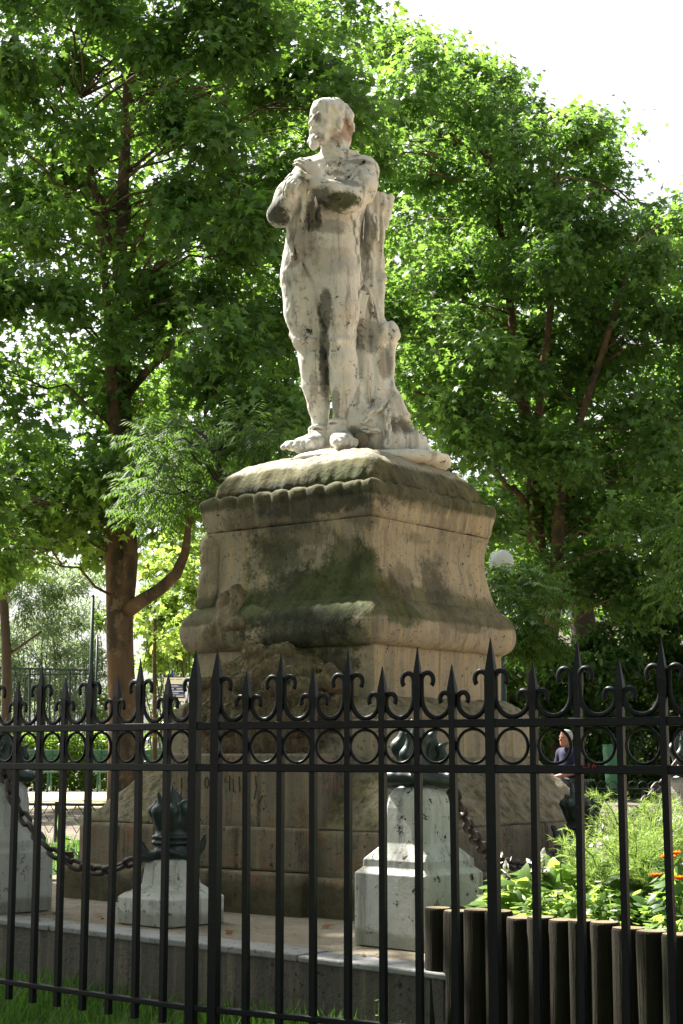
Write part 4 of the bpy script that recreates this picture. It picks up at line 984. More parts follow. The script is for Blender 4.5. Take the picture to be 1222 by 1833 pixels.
# --- the big plane tree on the left
rs = np.random.RandomState(21)
def sk1(x, y):
    f = 1.0 if (x > -60 and y > -60) else .4
    for (cx, cy, rx, ry) in ((128, 415, 62, 60), (205, 470, 45, 55), (70, 640, 75, 100), (20, 690, 50, 90), (150, 610, 60, 60), (120, 755, 95, 52), (190, 770, 40, 35), (60, 190, 30, 30), (95, 200, 35, 40), (345, 395, 25, 25)):
        if ((x - cx) / (rx + 26)) ** 2 + ((y - cy) / (ry + 8)) ** 2 < 1: f *= .55
    return f
lob = grid_lobes([(-330, -480), (480, -480), (620, -150), (650, 40), (620, 330), (560, 620), (560, 860), (360, 900), (300, 960), (200, 930), (150, 985), (60, 1010), (-250, 1000)], 76, 24, 3.0, 66, 560, rs, sk1)
B = lambda px, py, Y=24: U(px, py, Y)
g_ = U(222, 1380, 24)[0]
base = np.array([U(222, 1400, 24)[0], 24, gz(24)])
tree('plane_tree', 'big leafy plane tree with forked brown trunk left of the monument', 'tree', base,
     [([base - [0, 0, .2], B(221, 1300), B(213, 1150), B(215, 1050), B(211, 960), B(214, 880), B(218, 760), B(217, 620), B(213, 480), B(222, 300), B(230, 100), B(240, -150)], [.27, .225, .205, .22, .185, .15, .13, .11, .09, .07, .04, .02]),
      ([B(226, 1080, 23.9), B(236, 990, 23.8), B(228, 930, 23.7), B(205, 800, 23.6), B(198, 640, 23.5), B(186, 470, 23.3), B(168, 330, 23.0), B(140, 150, 22.6)], [.12, .11, .10, .085, .07, .055, .045, .02]),
      ([B(228, 1092, 23.9), B(262, 1070, 23.7), B(300, 1046, 23.5), B(328, 1012, 23.4), B(334, 970, 23.3), B(342, 900, 23.2), B(370, 840, 23)], [.125, .10, .092, .08, .055, .035, .02])],
     [(B(211, 930), B(120, 860, 23), .06, .02), (B(214, 880), B(60, 900, 22.6), .05, .015), (B(217, 720), B(420, 560, 22), .07, .02), (B(213, 480), B(90, 190, 22.5), .06, .02), (B(214, 900), B(330, 870, 22.8), .05, .02), (B(215, 560), B(480, 330, 23), .06, .02), (B(213, 520), B(400, 180, 22), .06, .02)],
     lob, M['leaf'], M['bark'], .150, 'plane', 31, 'plane trees round the square', per=18)
# --- the plane tree behind on the right
lob = grid_lobes([(640, 80), (700, 60), (755, 80), (800, 45), (860, 80), (935, 70), (975, 165), (1005, 205), (1075, 245), (1100, 320), (1140, 370), (1240, 400), (1400, 450), (1420, 1010), (1190, 1075), (1080, 1080), (900, 1030), (760, 900), (660, 620), (620, 330)], 62, 30, 3.2, 56, 640, rs,
                 lambda x, y: .16 if ((x - 745) / 28) ** 2 + ((y - 400) / 60) ** 2 < 1 else (1.0 if x < 1280 else .4))
base = np.array([U(982, 1330, 30)[0], 30, gz(30)]); B = lambda px, py, Y=30: U(px, py, Y)
tree('plane_tree', 'tall plane tree with twin dark stems right of the monument, sunny crown top', 'tree', base,
     [([base - [0, 0, .2], B(980, 1200), B(968, 1080), B(962, 1000), B(955, 880), B(952, 800), B(935, 720), B(925, 640), B(905, 480), B(880, 300), B(860, 140)], [.28, .24, .20, .19, .165, .14, .09, .08, .06, .04, .02]),
      ([B(980, 1180, 29.8), B(996, 1050, 29.6), B(1000, 900, 29.5), B(1008, 830, 29.4), B(1030, 770, 29.2), B(1060, 690, 29), B(1100, 560, 28.6), B(1130, 460, 28.4)], [.16, .14, .13, .11, .09, .07, .05, .02]),
      ([B(952, 800), B(966, 735, 29.6), B(972, 660, 29.4), B(990, 520, 29), B(1000, 330, 29), B(960, 180, 29)], [.10, .085, .07, .05, .04, .02])],
     [(B(950, 920), B(905, 870, 29), .07, .05), (B(905, 870, 29), B(888, 840, 28.8), .05, .02), (B(940, 735), B(770, 560, 28.5), .09, .03), (B(925, 640), B(800, 640, 28), .06, .03), (B(952, 800), B(740, 700, 28), .07, .02), (B(1000, 860), B(1120, 760, 28), .06, .02)],
     lob, M['leafr'], M['bark'], .148, 'plane', 32, 'plane trees round the square', per=18)
# --- further plane trees behind, filling the gaps
lob = grid_lobes([(230, 180), (640, 60), (730, 260), (740, 900), (560, 980), (360, 1090), (250, 1060), (250, 700)], 110, 41, 3.5, 90, 340, rs)
base = np.array([U(395, 1330, 41)[0], 41, gz(41)]); B = lambda px, py, Y=41: U(px, py, Y)
tree('plane_tree', 'distant plane tree showing bright leaves between the pedestal and the big left tree', 'tree', base,
     [([base - [0, 0, .2], B(395, 1200), B(400, 1000), B(430, 700), B(480, 400), B(520, 200)], [.3, .26, .22, .16, .1, .03])], [], lob, M['leafr'], M['barkd'], .24, 'plane', 33, 'plane trees round the square')
lob = grid_lobes([(700, 180), (760, 160), (940, 200), (1080, 420), (1230, 560), (1350, 640), (1350, 1090), (1100, 1110), (900, 1130), (740, 1000), (690, 600)], 105, 42, 3.5, 84, 320, rs)
base = np.array([U(1052, 1330, 42)[0], 42, gz(42)]); B = lambda px, py, Y=42: U(px, py, Y)
tree('plane_tree', 'dark stemmed tree with a low crooked branch behind the right shrubs', 'tree', base,
     [([base - [0, 0, .2], B(1050, 1230), B(1046, 1130), B(1030, 1000), B(1000, 800), B(960, 500), B(940, 300)], [.42, .36, .32, .26, .2, .1, .03]),
      ([B(1050, 1150), B(1075, 1118), B(1110, 1112), B(1132, 1085), B(1160, 1072), B(1210, 1060)], [.16, .14, .13, .1, .07, .03])],
     [(B(1095, 1112), B(1118, 1070), .08, .03)], lob, M['leaf'], M['barkd'], .24, 'plane', 34, 'plane trees round the square')
# --- the tree standing to the left of the picture that shades the grass and the near railing
rs0 = np.random.RandomState(9); lob = []
for i in range(42):
    d = unit(1, rs0)[0] * rs0.rand() ** .4; lob.append((np.array([-6.7, 11.3, 8.0]) + d * [1.8, 1.7, 1.5], np.array([.7, .7, .55]), 230))
for i in range(30):
    d = unit(1, rs0)[0] * rs0.rand() ** .4; lob.append((np.array([-5.2, 7.0, 7.6]) + d * [1.7, 1.5, 1.3], np.array([.7, .7, .55]), 230))  # unseen second crown part added to shade the ground near the camera
tree('plane_tree', 'plane tree standing outside the left edge, casting shade on the grass strip', 'tree', (-8.0, 11.4, gz(11.4)),
     [([(-8.0, 11.4, -.1), (-7.9, 11.4, 3), (-7.4, 11.2, 6), (-7.2, 10.9, 8), (-7.3, 10.7, 9.4)], [.3, .25, .2, .12, .04])], [((-7.6, 11.2, 4.5), (-5.4, 7.4, 7.4), .12, .03)], lob, M['leaf'], M['bark'], .18, 'plane', 35, 'plane trees round the square')
lob = []  # unseen canopy added overhead to keep sky light off the foreground
for i in range(75):
    d = unit(1, rs0)[0] * rs0.rand() ** .4; lob.append((np.array([-.4, 1.2, 7.8]) + d * [4.6, 3.0, 1.8], np.array([.85, .85, .65]), 150))
tree('plane_tree', 'unseen plane tree canopy added over the viewpoint to dim the foreground', 'tree', (2.2, -3.0, 0), [([(2.2, -3, -.1), (2.1, -2.9, 3), (1.6, -2.0, 6), (.6, 0, 8)], [.3, .25, .18, .05])], [], lob, M['leaf'], M['bark'], .24, 'plane', 45, 'plane trees round the square')
for i, (x, y, zc, rx, lab) in enumerate(((-8.6, 3.6, 8.5, 3.6, 'unseen plane tree added outside the left edge, level with the viewpoint, to shade the near ground'), (-9.5, -2.5, 8.5, 3.6, 'unseen plane tree added behind the viewpoint on the left to cut sky light'), (-2.5, -9, 10, 5.0, 'unseen plane tree added straight behind the viewpoint to cut sky light'), (5.5, -10.5, 9, 4.0, 'unseen plane tree added behind the viewpoint on the right to cut sky light'))):  # unseen trees added to cut the sky light on monument and railing
    lob = [(np.array([x, y, zc]) + unit(1, rs0)[0] * rs0.rand() ** .4 * [rx, rx, zc * .5], np.array([1.2, 1.2, 1.0]), 110) for _ in range(48)]
    tree('plane_tree', lab, 'tree', (x, y, 0), [([(x, y, -.1), (x, y, 3), (x + .2, y, 7), (x, y, 11)], [.3, .25, .2, .05])], [], lob, M['leaf'], M['bark'], .32, 'plane', 36 + i, 'plane trees round the square')
# --- small ash-leaved trees close behind the monument
def sprays(lobes, rs, per_lobe, size):
    """pinnate sprays: a drooping rachis with paired narrow leaflets"""
    P, N, T, st = [], [], [], MB()
    for c_, r_, n in lobes:
        for _ in range(per_lobe):
            d = unit(1, rs)[0]; a = c_ + d * r_ * rs.rand() ** .4; ax = d * [1, 1, .25] + .5 * unit(1, rs)[0]; ax[2] -= .35; ax /= np.linalg.norm(ax)
            sd = np.cross(ax, [0, 0, 1]); sd /= np.linalg.norm(sd) + 1e-9; L = size * rs.uniform(2.2, 3.2)
            for k in range(6):
                q = a + ax * L * (k + .8) / 6 - np.array([0, 0, .10 * L * (k / 6) ** 2])
                for s_ in (-1, 1):
                    P.append(q); T.append(ax * .55 + sd * s_ - np.array([0, 0, .45])); N.append(np.array([0, 0, 1.]) + .3 * unit(1, rs)[0])
            P.append(a + ax * L); T.append(ax - np.array([0, 0, .4])); N.append([0, 0, 1.])
    return leaves(np.array(P), np.array(N, float), np.array(T), size * (.8 + .4 * rs.rand(len(P))), 'narrow')
def ash(label, base, trunk, poly, Y, dY, seed, size=.12, n=17, step=52):
    rs = np.random.RandomState(seed); lob = grid_lobes(poly, step, Y, dY, 36, 10, rs); t = thing('ash_tree', label, 'tree', tuple(base), 'small narrow leaved trees'); mb = MB()
    for pts, rad in trunk: q = resample(pts, .25); mb.tube(q, np.interp(np.linspace(0, 1, len(q)), np.linspace(0, 1, len(rad)), rad), 8)
    ax = np.concatenate([resample(p, .3) for p, r in trunk])
    for c_, r_, _ in lob:
        q = ax[np.argmin(np.linalg.norm(ax - c_, axis=1) + np.where(ax[:, 2] > c_[2], 3, 0))]; branchy(mb, q, c_, .02, .006, rs, .1, side=5)
    wobj('trunk', np.concatenate(mb.V), mb.Fc, M['barkd'], t, True); V, FC = sprays(lob, rs, n, size); wobj('crown', V, FC, M['ash'], t)
B = lambda px, py, Y=16: U(px, py, Y)
b_ = np.array([B(410, 1300)[0], 16, gz(16)]); ash('ash tree with feathery narrow leaves rising left behind the pedestal', b_, [([b_, B(410, 1100), B(405, 950), B(395, 850), B(380, 780)], [.09, .08, .06, .04, .02])], [(240, 820), (290, 745), (400, 780), (480, 740), (560, 780), (550, 850), (400, 920), (260, 920)], 16, 1.0, 41, .085, 30, 44)
b_ = np.array([B(950, 1300)[0], 16, gz(16)]); ash('low ash tree with drooping narrow leaves right beside the pedestal', b_, [([b_, B(950, 1200), B(945, 1100), B(930, 1040)], [.06, .05, .04, .02])], [(868, 1045), (890, 1040), (905, 1025), (990, 1000), (1030, 1050), (1020, 1120), (970, 1170), (880, 1150)], 15.6, .6, 42, .08, 44, 44)
b_ = np.array([B(1290, 1300, 17)[0], 17, gz(17)]); ash('ash tree entering at the right edge with bright drooping leaves', b_, [([b_, B(1290, 1100, 17), B(1270, 950, 17)], [.07, .06, .03])], [(1195, 880), (1240, 800), (1320, 850), (1320, 1060), (1200, 1050)], 17, .6, 43, .10, 26)
# --- shrubs, hedge
def shrub(label, poly, Y, dY, n, step, m, size, kind, seed, cat='shrub', name='shrub', rpx=None, group='shrubs behind the paths', stemr=.02):
    rs = np.random.RandomState(seed); lob = grid_lobes(poly, step, Y, dY, rpx or step * .8, n, rs); lob = [(c_, r_, k) for c_, r_, k in lob if c_[2] > gz(Y) + .05]
    cx = np.mean([c_[0] for c_, _, _ in lob]); t = thing(name, label, cat, (cx, Y, gz(Y)), group); mb = MB()
    for c_, r_, k in lob: branchy(mb, (c_[0] * .7 + cx * .3, Y, gz(Y) - .05), c_, stemr, .006, rs, .02, 5, 5)
    wobj('stems', np.concatenate(mb.V), mb.Fc, M['barkd'], t, True); V, FC = clump_leaves(lob, size, kind, rs, per=24, hang=.2); wobj('foliage', V, FC, m, t)
shrub('dense green shrub mass behind the seated man and green litter bag', [(885, 1190), (960, 1150), (1040, 1165), (1110, 1150), (1130, 1300), (1120, 1440), (880, 1440)], 30, 1.3, 520, 36, M['bush'], .13, 'oval', 51)
shrub('dark shrub with reddish gaps at the right edge behind the litter bag', [(1080, 1120), (1160, 1050), (1320, 1040), (1340, 1430), (1100, 1430)], 31.5, 1.2, 460, 40, M['bush'], .13, 'oval', 52)
shrub('silvery green shrub behind the tall green sports fence', [(-40, 1000), (110, 1010), (185, 1030), (190, 1290), (-40, 1290)], 47, 1.8, 560, 32, M['olive'], .16, 'narrow', 53)
shrub('bright yellow green shrub just right of the big left trunk', [(250, 990), (345, 960), (372, 1060), (360, 1150), (335, 1200), (255, 1180)], 36, 1.5, 240, 36, M['flower_leaf'], .17, 'plane', 54)
shrub('loose sunlit shrub between trunk and blue sign', [(170, 1090), (200, 1040), (190, 1290), (160, 1290)], 44, 1.0, 150, 30, M['hedge'], .14, 'oval', 55)
shrub('low sunlit shrub under the blue sign', [(240, 1290), (345, 1290), (345, 1370), (240, 1380)], 38, .8, 200, 32, M['hedge'], .12, 'oval', 56)
shrub('pale shrub behind the blue sign', [(250, 1170), (345, 1170), (345, 1250), (250, 1280)], 50, .8, 160, 34, M['olive'], .18, 'oval', 57)
rs = np.random.RandomState(61); x0 = U(-60, 1340, 36)[0]; x1 = U(205, 1340, 36)[0]; n = 9000
P = np.column_stack([rs.uniform(x0, x1, n), 36 + rs.uniform(-.35, .35, n), rs.uniform(.16, 1.42, n) ]); P[:, 2] += .05 * vnoise(P, 3, 2)
V, FC = leaves(P, np.array([0, -.4, .8]) + unit(n, rs), unit(n, rs) - [0, .3, 0], .095 * (.7 + .6 * rs.rand(n)), 'oval')
t = thing('hedge', 'low clipped hedge sunlit along its top behind the green benches', 'hedge', ((x0 + x1) / 2, 36, .15)); wobj('foliage', V, FC, M['hedge'], t)
mb = MB()
for i in range(16): branchy(mb, (x0 + (x1 - x0) * (i + .5) / 16, 36, .1), (x0 + (x1 - x0) * (i + .5) / 16 + .1, 36, 1.1), .02, .006, rs, 0, 5, 5)
wobj('stems', np.concatenate(mb.V), mb.Fc, M['barkd'], t)
# --- young staked tree
B = lambda px, py, Y=27: U(px, py, Y); b_ = np.array([B(277, 1380)[0], 27, gz(27)])
tree('young_tree', 'young tree with thin pale trunk between the big tree and the blue sign', 'tree', b_, [([b_, B(277, 1300), B(276, 1200), B(277, 1100), B(280, 1020)], [.045, .042, .036, .03, .02])], [],
     [(B(270, 1080), .5, 70), (B(300, 1100), .5, 70), (B(310, 1150), .4, 60), (B(285, 1030), .5, 70), (B(330, 1130, 27.5), .4, 50)], M['flower_leaf'], M['bark'], .15, 'plane', 62, twig=.6)
b_ = np.array([U(8, 1330, 30)[0], 30, gz(30)]); B = lambda px, py, Y=30: U(px, py, Y)
tree('plane_tree', 'slim dark tree at the left edge in front of the silvery shrub', 'tree', b_, [([b_, B(14, 1200), B(6, 1080), B(2, 960), B(0, 800)], [.11, .10, .09, .07, .05])], [(B(12, 1180), B(75, 1130), .04, .02)],
     grid_lobes([(-180, 700), (20, 820), (60, 960), (60, 1040), (-180, 1030)], 70, 30, 1.2, 56, 150, np.random.RandomState(3)), M['leafr'], M['barkd'], .15, 'plane', 63, 'plane trees round the square')

# ------------------------------------------------------------------ park furniture
# globe lamp
P = U(897, 1006, 17.0); rg = 22.5 / F * 17.1
t = thing('street_lamp', 'white opal globe lamp on a dark pole, half hidden behind the pedestal', 'lamp', (P[0], P[1], gz(17)))
S = SDF(P - rg - .05, P + rg + .05, .012); S.ell(P, (rg, rg, rg)); V, Q = S.mesh(1); wobj('globe', V, Q, M['globe'], t, True)
mb = MB(); mb.tube([(P[0], P[1], gz(17)), (P[0], P[1], .6), (P[0], P[1], P[2] - rg - .06)], [.05, .04, .028], 12); wobj('pole', np.concatenate(mb.V), mb.Fc, M['dkgreen'], t, True)
mb = MB(); mb.tube([(P[0], P[1], P[2] - rg - .09), (P[0], P[1], P[2] - rg - .02), (P[0], P[1], P[2] - rg + .02)], [.03, .06, .065], 14); wobj('collar', np.concatenate(mb.V), mb.Fc, M['dkgreen'], t, True)
# benches
def bench(label, x, y, L, rz, m=None, back=True):
    t = thing('park_bench', label, 'bench', (x, y, gz(y)), 'green park benches', rz); m = m or M['green']
    def bx(n, lo, hi): mb = MB(); mb.box(lo, hi); o = obj(n, np.concatenate(mb.V), mb.Fc, m, t); b = o.modifiers.new('b', 'BEVEL'); b.width = .008; b.segments = 2
    for i in range(4): bx('seat_slat', (-L / 2, -.22 + .115 * i, .40), (L / 2, -.12 + .115 * i, .435))
    for i in range(3 if back else 0): bx('back_slat', (-L / 2, .25 + .02 * i, .52 + .125 * i), (L / 2, .28 + .02 * i, .63 + .125 * i))
    for sx in (-1, 1):
        for yy in (-.2, .2):
            mb = MB(); mb.tube([(sx * (L / 2 - .18), yy, .40), (sx * (L / 2 - .18), yy * 1.2, .2), (sx * (L / 2 - .18), yy * 1.5, 0)], .02, 6); obj('leg', np.concatenate(mb.V), mb.Fc, m, t)
        if not back: continue
        mb = MB(); mb.tube([(sx * (L / 2 - .18), .2, .42), (sx * (L / 2 - .18), .24, .6), (sx * (L / 2 - .18), .285, .86)], .018, 6); obj('back_support', np.concatenate(mb.V), mb.Fc, m, t)
p_ = U(50, 1395, 33.5); bench('green slatted bench before the hedge at the left edge', p_[0] - .25, 33.5, 1.75, .05)
p_ = U(205, 1395, 33.5); bench('green slatted bench partly behind the big plane trunk', p_[0] + .35, 33.6, 1.75, .05)
bench('dark bench the seated man rests on, mostly hidden by the pedestal', mo[0] - .35, mo[1] + .2, 1.5, math.radians(-30), M['dkgreen'], False)
# litter bag
P = U(1098, 1372, 26.0); t = thing('litter_bag', 'translucent green litter bag hanging from a round hoop stand', 'litter bin', (P[0], 26.0, gz(26))); zt = U(1098, 1334, 26)[2]; zl = U(1098, 1416, 26)[2]
n = 40; V = []; a = np.arange(n) * 2 * math.pi / n
for z, r, am in ((zl, .05, .0), (zl + .01, .13, .006), (zl + .25, .140, .008), (zt - .22, .150, .012), (zt - .10, .168, .010), (zt - .02, .162, .004), (zt, .16, .002)):
    rr0 = r + am * np.sin(a * 7 + z * 6) + am * .6 * np.sin(a * 13 + z * 11); V += [(P[0] + q * math.cos(b), 26 + q * math.sin(b), z) for q, b in zip(rr0, a)]
fc = [(i * n + k, i * n + (k + 1) % n, (i + 1) * n + (k + 1) % n, (i + 1) * n + k) for i in range(6) for k in range(n)] + [tuple(range(n - 1, -1, -1))]
wobj('bag', V, fc, M['bag'], t, True)
mb = MB(); mb.tube([(P[0] + .168 * math.cos(b), 26 + .168 * math.sin(b), zt) for b in a], .012, 8, closed=True); wobj('hoop', np.concatenate(mb.V), mb.Fc, M['bag'], t, True)
mb = MB(); mb.tube([(P[0], 26.19, gz(26)), (P[0], 26.19, zt + .02)], .02, 8); mb.tube([(P[0], 26.19, zt), (P[0], 26.16, zt)], .012, 6); wobj('stand_post', np.concatenate(mb.V), mb.Fc, M['dkgreen'], t, True)
# low hoop-topped border fences
def hoopfence(label, a, b, hoops, wire=False):
    a = np.array(a); b = np.array(b); g0 = gz(a[1]); zr = a[2]; t = thing('border_fence', label, 'border fence', (*((a + b) / 2)[:2], g0)); mb = MB(); mb.tube([a, b], .016, 6); wobj('rail', np.concatenate(mb.V), mb.Fc, M['blackpaint'], t)
    L = np.linalg.norm(b - a); n = int(L / 1.1) + 1; d = (b - a) / L
    for i in range(n + 1):
        p = a + (b - a) * i / n; mb = MB(); mb.tube([(p[0], p[1], g0 - .05), (p[0], p[1], zr + .02)], .02, 6); wobj('post', np.concatenate(mb.V), mb.Fc, M['blackpaint'], t)
    nh = int(L / .13); mbh = MB()
    for i in range(nh):
        p = a + (b - a) * (i + .5) / nh; mb = MB()
        if hoops: q = [p + d * .075 * math.cos(k) + np.array([0, 0, .10 * math.sin(k) + .0]) for k in np.linspace(0, math.pi, 9)]
        else: q = [p - d * .065, p + [0, 0, -.10], p + d * .065]
        mb.tube(q, .007, 5); wobj('hoop' if hoops else 'wire_loop', np.concatenate(mb.V), mb.Fc, M['blackpaint'], t)
        if wire:
            for z1 in (.05, .16): mbh.tube([p - d * .065 + [0, 0, -z1 - .11], p + [0, 0, -z1], p + d * .065 + [0, 0, -z1 - .11]], .004, 4)
    if wire: wobj('wire_mesh', np.concatenate(mbh.V), mbh.Fc, M['blackpaint'], t)
hoopfence('low black hoop fence along the bed behind the far bollard', U(1015, 1412, 21), U(1290, 1413, 20.5), True)
hoopfence('low wire border fence with one rail beyond the left grass', U(-60, 1439, 15.5), U(262, 1441, 15.5), False, True)
# tall sports fence with a pole
t = thing('sports_fence', 'tall dark green bar fence of the play court at the far left', 'fence', (U(90, 1300, 42)[0], 42, gz(42)))
def fbar(n, a, b, r): mb = MB(); mb.tube([a, b], r, 6); wobj(n, np.concatenate(mb.V), mb.Fc, M['dkgreen'], t)
fbar('rail', U(-60, 1194, 42), U(168, 1200, 42), .03); fbar('rail', U(-60, 1302, 42), U(168, 1302, 42), .03); fbar('rail', U(-60, 1210, 42), U(168, 1206, 42), .02)
for i, px in enumerate(np.arange(-55, 166, 9.0)): p0 = U(px, 1340, 42); p1 = U(px, 1198, 42); fbar('bar', (p0[0], 42, gz(42)), p1, .016 if i % 4 else .03)
t = thing('fence_pole', 'tall slim dark green pole at the corner of the sports fence', 'pole', (U(166, 1300, 42)[0], 41.8, gz(42))); p1 = U(166, 1068, 41.8); mb = MB(); mb.tube([(p1[0], 41.8, gz(42)), p1], [.065, .05], 10); wobj('shaft', np.concatenate(mb.V), mb.Fc, M['dkgreen'], t, True)
mb = MB(); mb.tube([p1 - [0, 0, .01], p1 + [0, 0, .06]], [.06, .02], 10); wobj('cap', np.concatenate(mb.V), mb.Fc, M['dkgreen'], t, True)
t = thing('fence_pole', 'shorter thin pole right behind the tall green pole', 'pole', (U(174, 1300, 43)[0], 43, gz(43))); p1 = U(174, 1136, 43); mb = MB(); mb.tube([(p1[0], 43, gz(43)), p1], [.04, .03], 8); wobj('shaft', np.concatenate(mb.V), mb.Fc, M['dkgreen'], t, True)
# park sign
YG = 34.; k = YG * .99 / F; P = U(313, 1233, YG); t = thing('park_sign', 'white and blue notice board on a blue post left of the pedestal', 'sign', (P[0], YG, gz(YG)))
def pl(n, x0, y0, x1, y1, dy, th, m):
    a = U(x0, y1, YG); b = U(x1, y0, YG); mb = MB(); mb.box((a[0], YG + dy - th, a[2]), (b[0], YG + dy, b[2])); return wobj(n, np.concatenate(mb.V), mb.Fc, m, t)
pl('post', 304, 1199, 310, 1330, .08, .06, M['blue']); pl('board', 293, 1213, 333, 1255, .0, .03, M['white'])
for y0, y1 in ((1225, 1229.4), (1230, 1236.4), (1238.6, 1243), (1243.5, 1250)): pl('blue_panel', 295, y0, 331, y1, -.032, .004, M['blue'])
for y0, y1, words in ((1227, 1228.8, ((305, 320),)), (1232, 1234.2, ((296, 298), (305, 311), (316, 330))), (1240, 1242, ((306, 320),)), (1245, 1247.4, ((306, 313), (315, 329))), (1236.9, 1237.9, ((306, 330),)), (1216, 1217, ((299, 312), (315, 325)))):
    for a, b in words:
        mb = MB(); x = a; rs = np.random.RandomState(int(a * y0) % 99999)
        while x < b:
            w = rs.uniform(.8, 1.5); q0 = U(x, y1 - rs.uniform(0, .2), YG); q1 = U(min(b, x + w * .72), y0 + rs.uniform(-.1, .25), YG); mb.box((q0[0], YG - .0375, q0[2]), (q1[0], YG - .0365, q1[2])); x += w
        wobj('lettering', np.concatenate(mb.V), mb.Fc, M['white'] if y0 > 1220 else M['blue'], t)
# buildings across the street and a balustrade wall
t = thing('apartment_building', 'pale stone building with tall windows glimpsed through the right hand trees', 'building', (24, 95, 0)); mb = MB(); mb.box((8.6, 95, -.1), (42, 107, 12.0)); wobj('wall', np.concatenate(mb.V), mb.Fc, M['build'], t)
mb = MB(); mb.box((8.3, 94.7, 11.9), (42.3, 107.3, 12.3)); wobj('cornice', np.concatenate(mb.V), mb.Fc, M['build'], t)
mb = MB(); mb.add([(8.6, 95.2, 12.3), (42, 95.2, 12.3), (42, 106.8, 12.3), (8.6, 106.8, 12.3), (10.2, 97.5, 14.2), (40, 97.5, 14.2), (40, 104, 14.2), (10.2, 104, 14.2)], [(0, 1, 5, 4), (1, 2, 6, 5), (2, 3, 7, 6), (3, 0, 4, 7), (4, 5, 6, 7)]); wobj('roof', np.concatenate(mb.V), mb.Fc, M['zinc'], t)
for i in range(11):
    for j in range(3):
        x = 10 + i * 2.95; z = 1.2 + j * 3.7; mb = MB(); mb.box((x, 94.93, z), (x + 1.3, 95.02, z + 2.3)); w = wobj('window', np.concatenate(mb.V), mb.Fc, M['glassdark'], t)
        for q in ((x - .12, z - .1, x, z + 2.4), (x + 1.3, z - .1, x + 1.42, z + 2.4), (x - .12, z + 2.3, x + 1.42, z + 2.45), (x + .62, z, x + .68, z + 2.3), (x - .25, z - .25, x + 1.55, z - .1)):
            mb = MB(); mb.box((q[0], 94.85, q[1]), (q[2], 94.98, q[3])); o = wobj('frame', np.concatenate(mb.V), mb.Fc, M['white'] if q[2] - q[0] < .1 else M['build'], t)
t = thing('garden_wall', 'pale stone wall with coping beyond the right shrubs', 'wall', (U(960, 1300, 52)[0], 52, gz(52))); a = U(880, 1215, 52); b = U(1330, 1165, 52); mb = MB(); mb.box((a[0], 52, -.1), (b[0], 52.4, b[2])); wobj('masonry', np.concatenate(mb.V), mb.Fc, M['build'], t)
mb = MB(); mb.box((a[0] - .1, 51.85, b[2]), (b[0], 52.55, b[2] + .18)); wobj('coping', np.concatenate(mb.V), mb.Fc, M['build'], t)

# ------------------------------------------------------------------ flower bed with log edging
ZL = .452
def on_z(px, py): return G(px, py, ZL)
row = [G(768, 1621, ZL), G(905, 1631, ZL), G(1070, 1652, ZL), G(1200, 1667, ZL)]
A_, B_ = np.array(row[0]), np.array(row[-1]); dlog = (B_ - A_)[:2]; dlog /= np.linalg.norm(dlog)
edg = thing('log_edging', 'row of dark upright round logs edging the flower bed behind the railing', 'log edging', (A_[0], A_[1], 0))
logs_xy = []; x = A_[:2].copy(); rs = np.random.RandomState(71); i = 0
while x[0] < 1.62:
    r = rs.uniform(.042, .049); x = x + dlog * r; logs_xy.append((x.copy(), r, ZL + rs.uniform(-.010, .008))); x = x + dlog * (r - .002)
for k in range(0):                                # the edging turns back towards the platform
    r = rs.uniform(.042, .049); q = A_[:2] + np.array([-.015, .055]) + np.array([.05, .998]) * k * .093; logs_xy.append((q, r, ZL + rs.uniform(-.02, .008)))
def log(parent, q, r, zt, name='log'):
    n = 16; V = []; a = np.arange(n) * 2 * math.pi / n; wob = 1 + .05 * np.sin(a * 2 + q[0] * 9) + .03 * np.sin(a * 5 + q[1] * 20); lean = rs.normal(0, .006, 2)
    for z, s_ in ((-.06, 1.03), (.15, 1.0), (zt - .008, .99), (zt, .93)): V += [(r * s_ * w * math.cos(b) + lean[0] * z, r * s_ * w * math.sin(b) + lean[1] * z, z) for b, w in zip(a, wob)]
    fc = [(i * n + k, i * n + (k + 1) % n, (i + 1) * n + (k + 1) % n, (i + 1) * n + k) for i in range(3) for k in range(n)] + [tuple(3 * n + k for k in range(n)), tuple(range(n - 1, -1, -1))]
    me = mesh(name, V, fc, M['log']); me.materials.append(M['logtop']); me.polygons[3 * n].material_index = 1
    me.polygons.foreach_set('use_smooth', [True] * (3 * n) + [False, False]); o = link(name, me, parent, (q[0] - parent.location[0], q[1] - parent.location[1], 0)); return o
for q, r, zt in logs_xy: log(edg, q, r, zt)
mb = MB(); mb.prism([A_[:2] + [.02, .05], B_[:2] + dlog * .6 + [0, .05], (3.2, 4.2), (3.4, 10), (2.0, 8.2), (.72, 5.9), A_[:2] + [.04, .75]], -.05, .395); mb.build('bed_soil', M['soil'], kind='structure')
edg_b = thing('log_edging', 'low dark log edging beyond the left end of the platform', 'log edging', (-1.75, 8.7, 0))
for k in range(9): log(edg_b, np.array([-2.35 + .11 * k, 8.62 + .075 * k]), .05, .40)
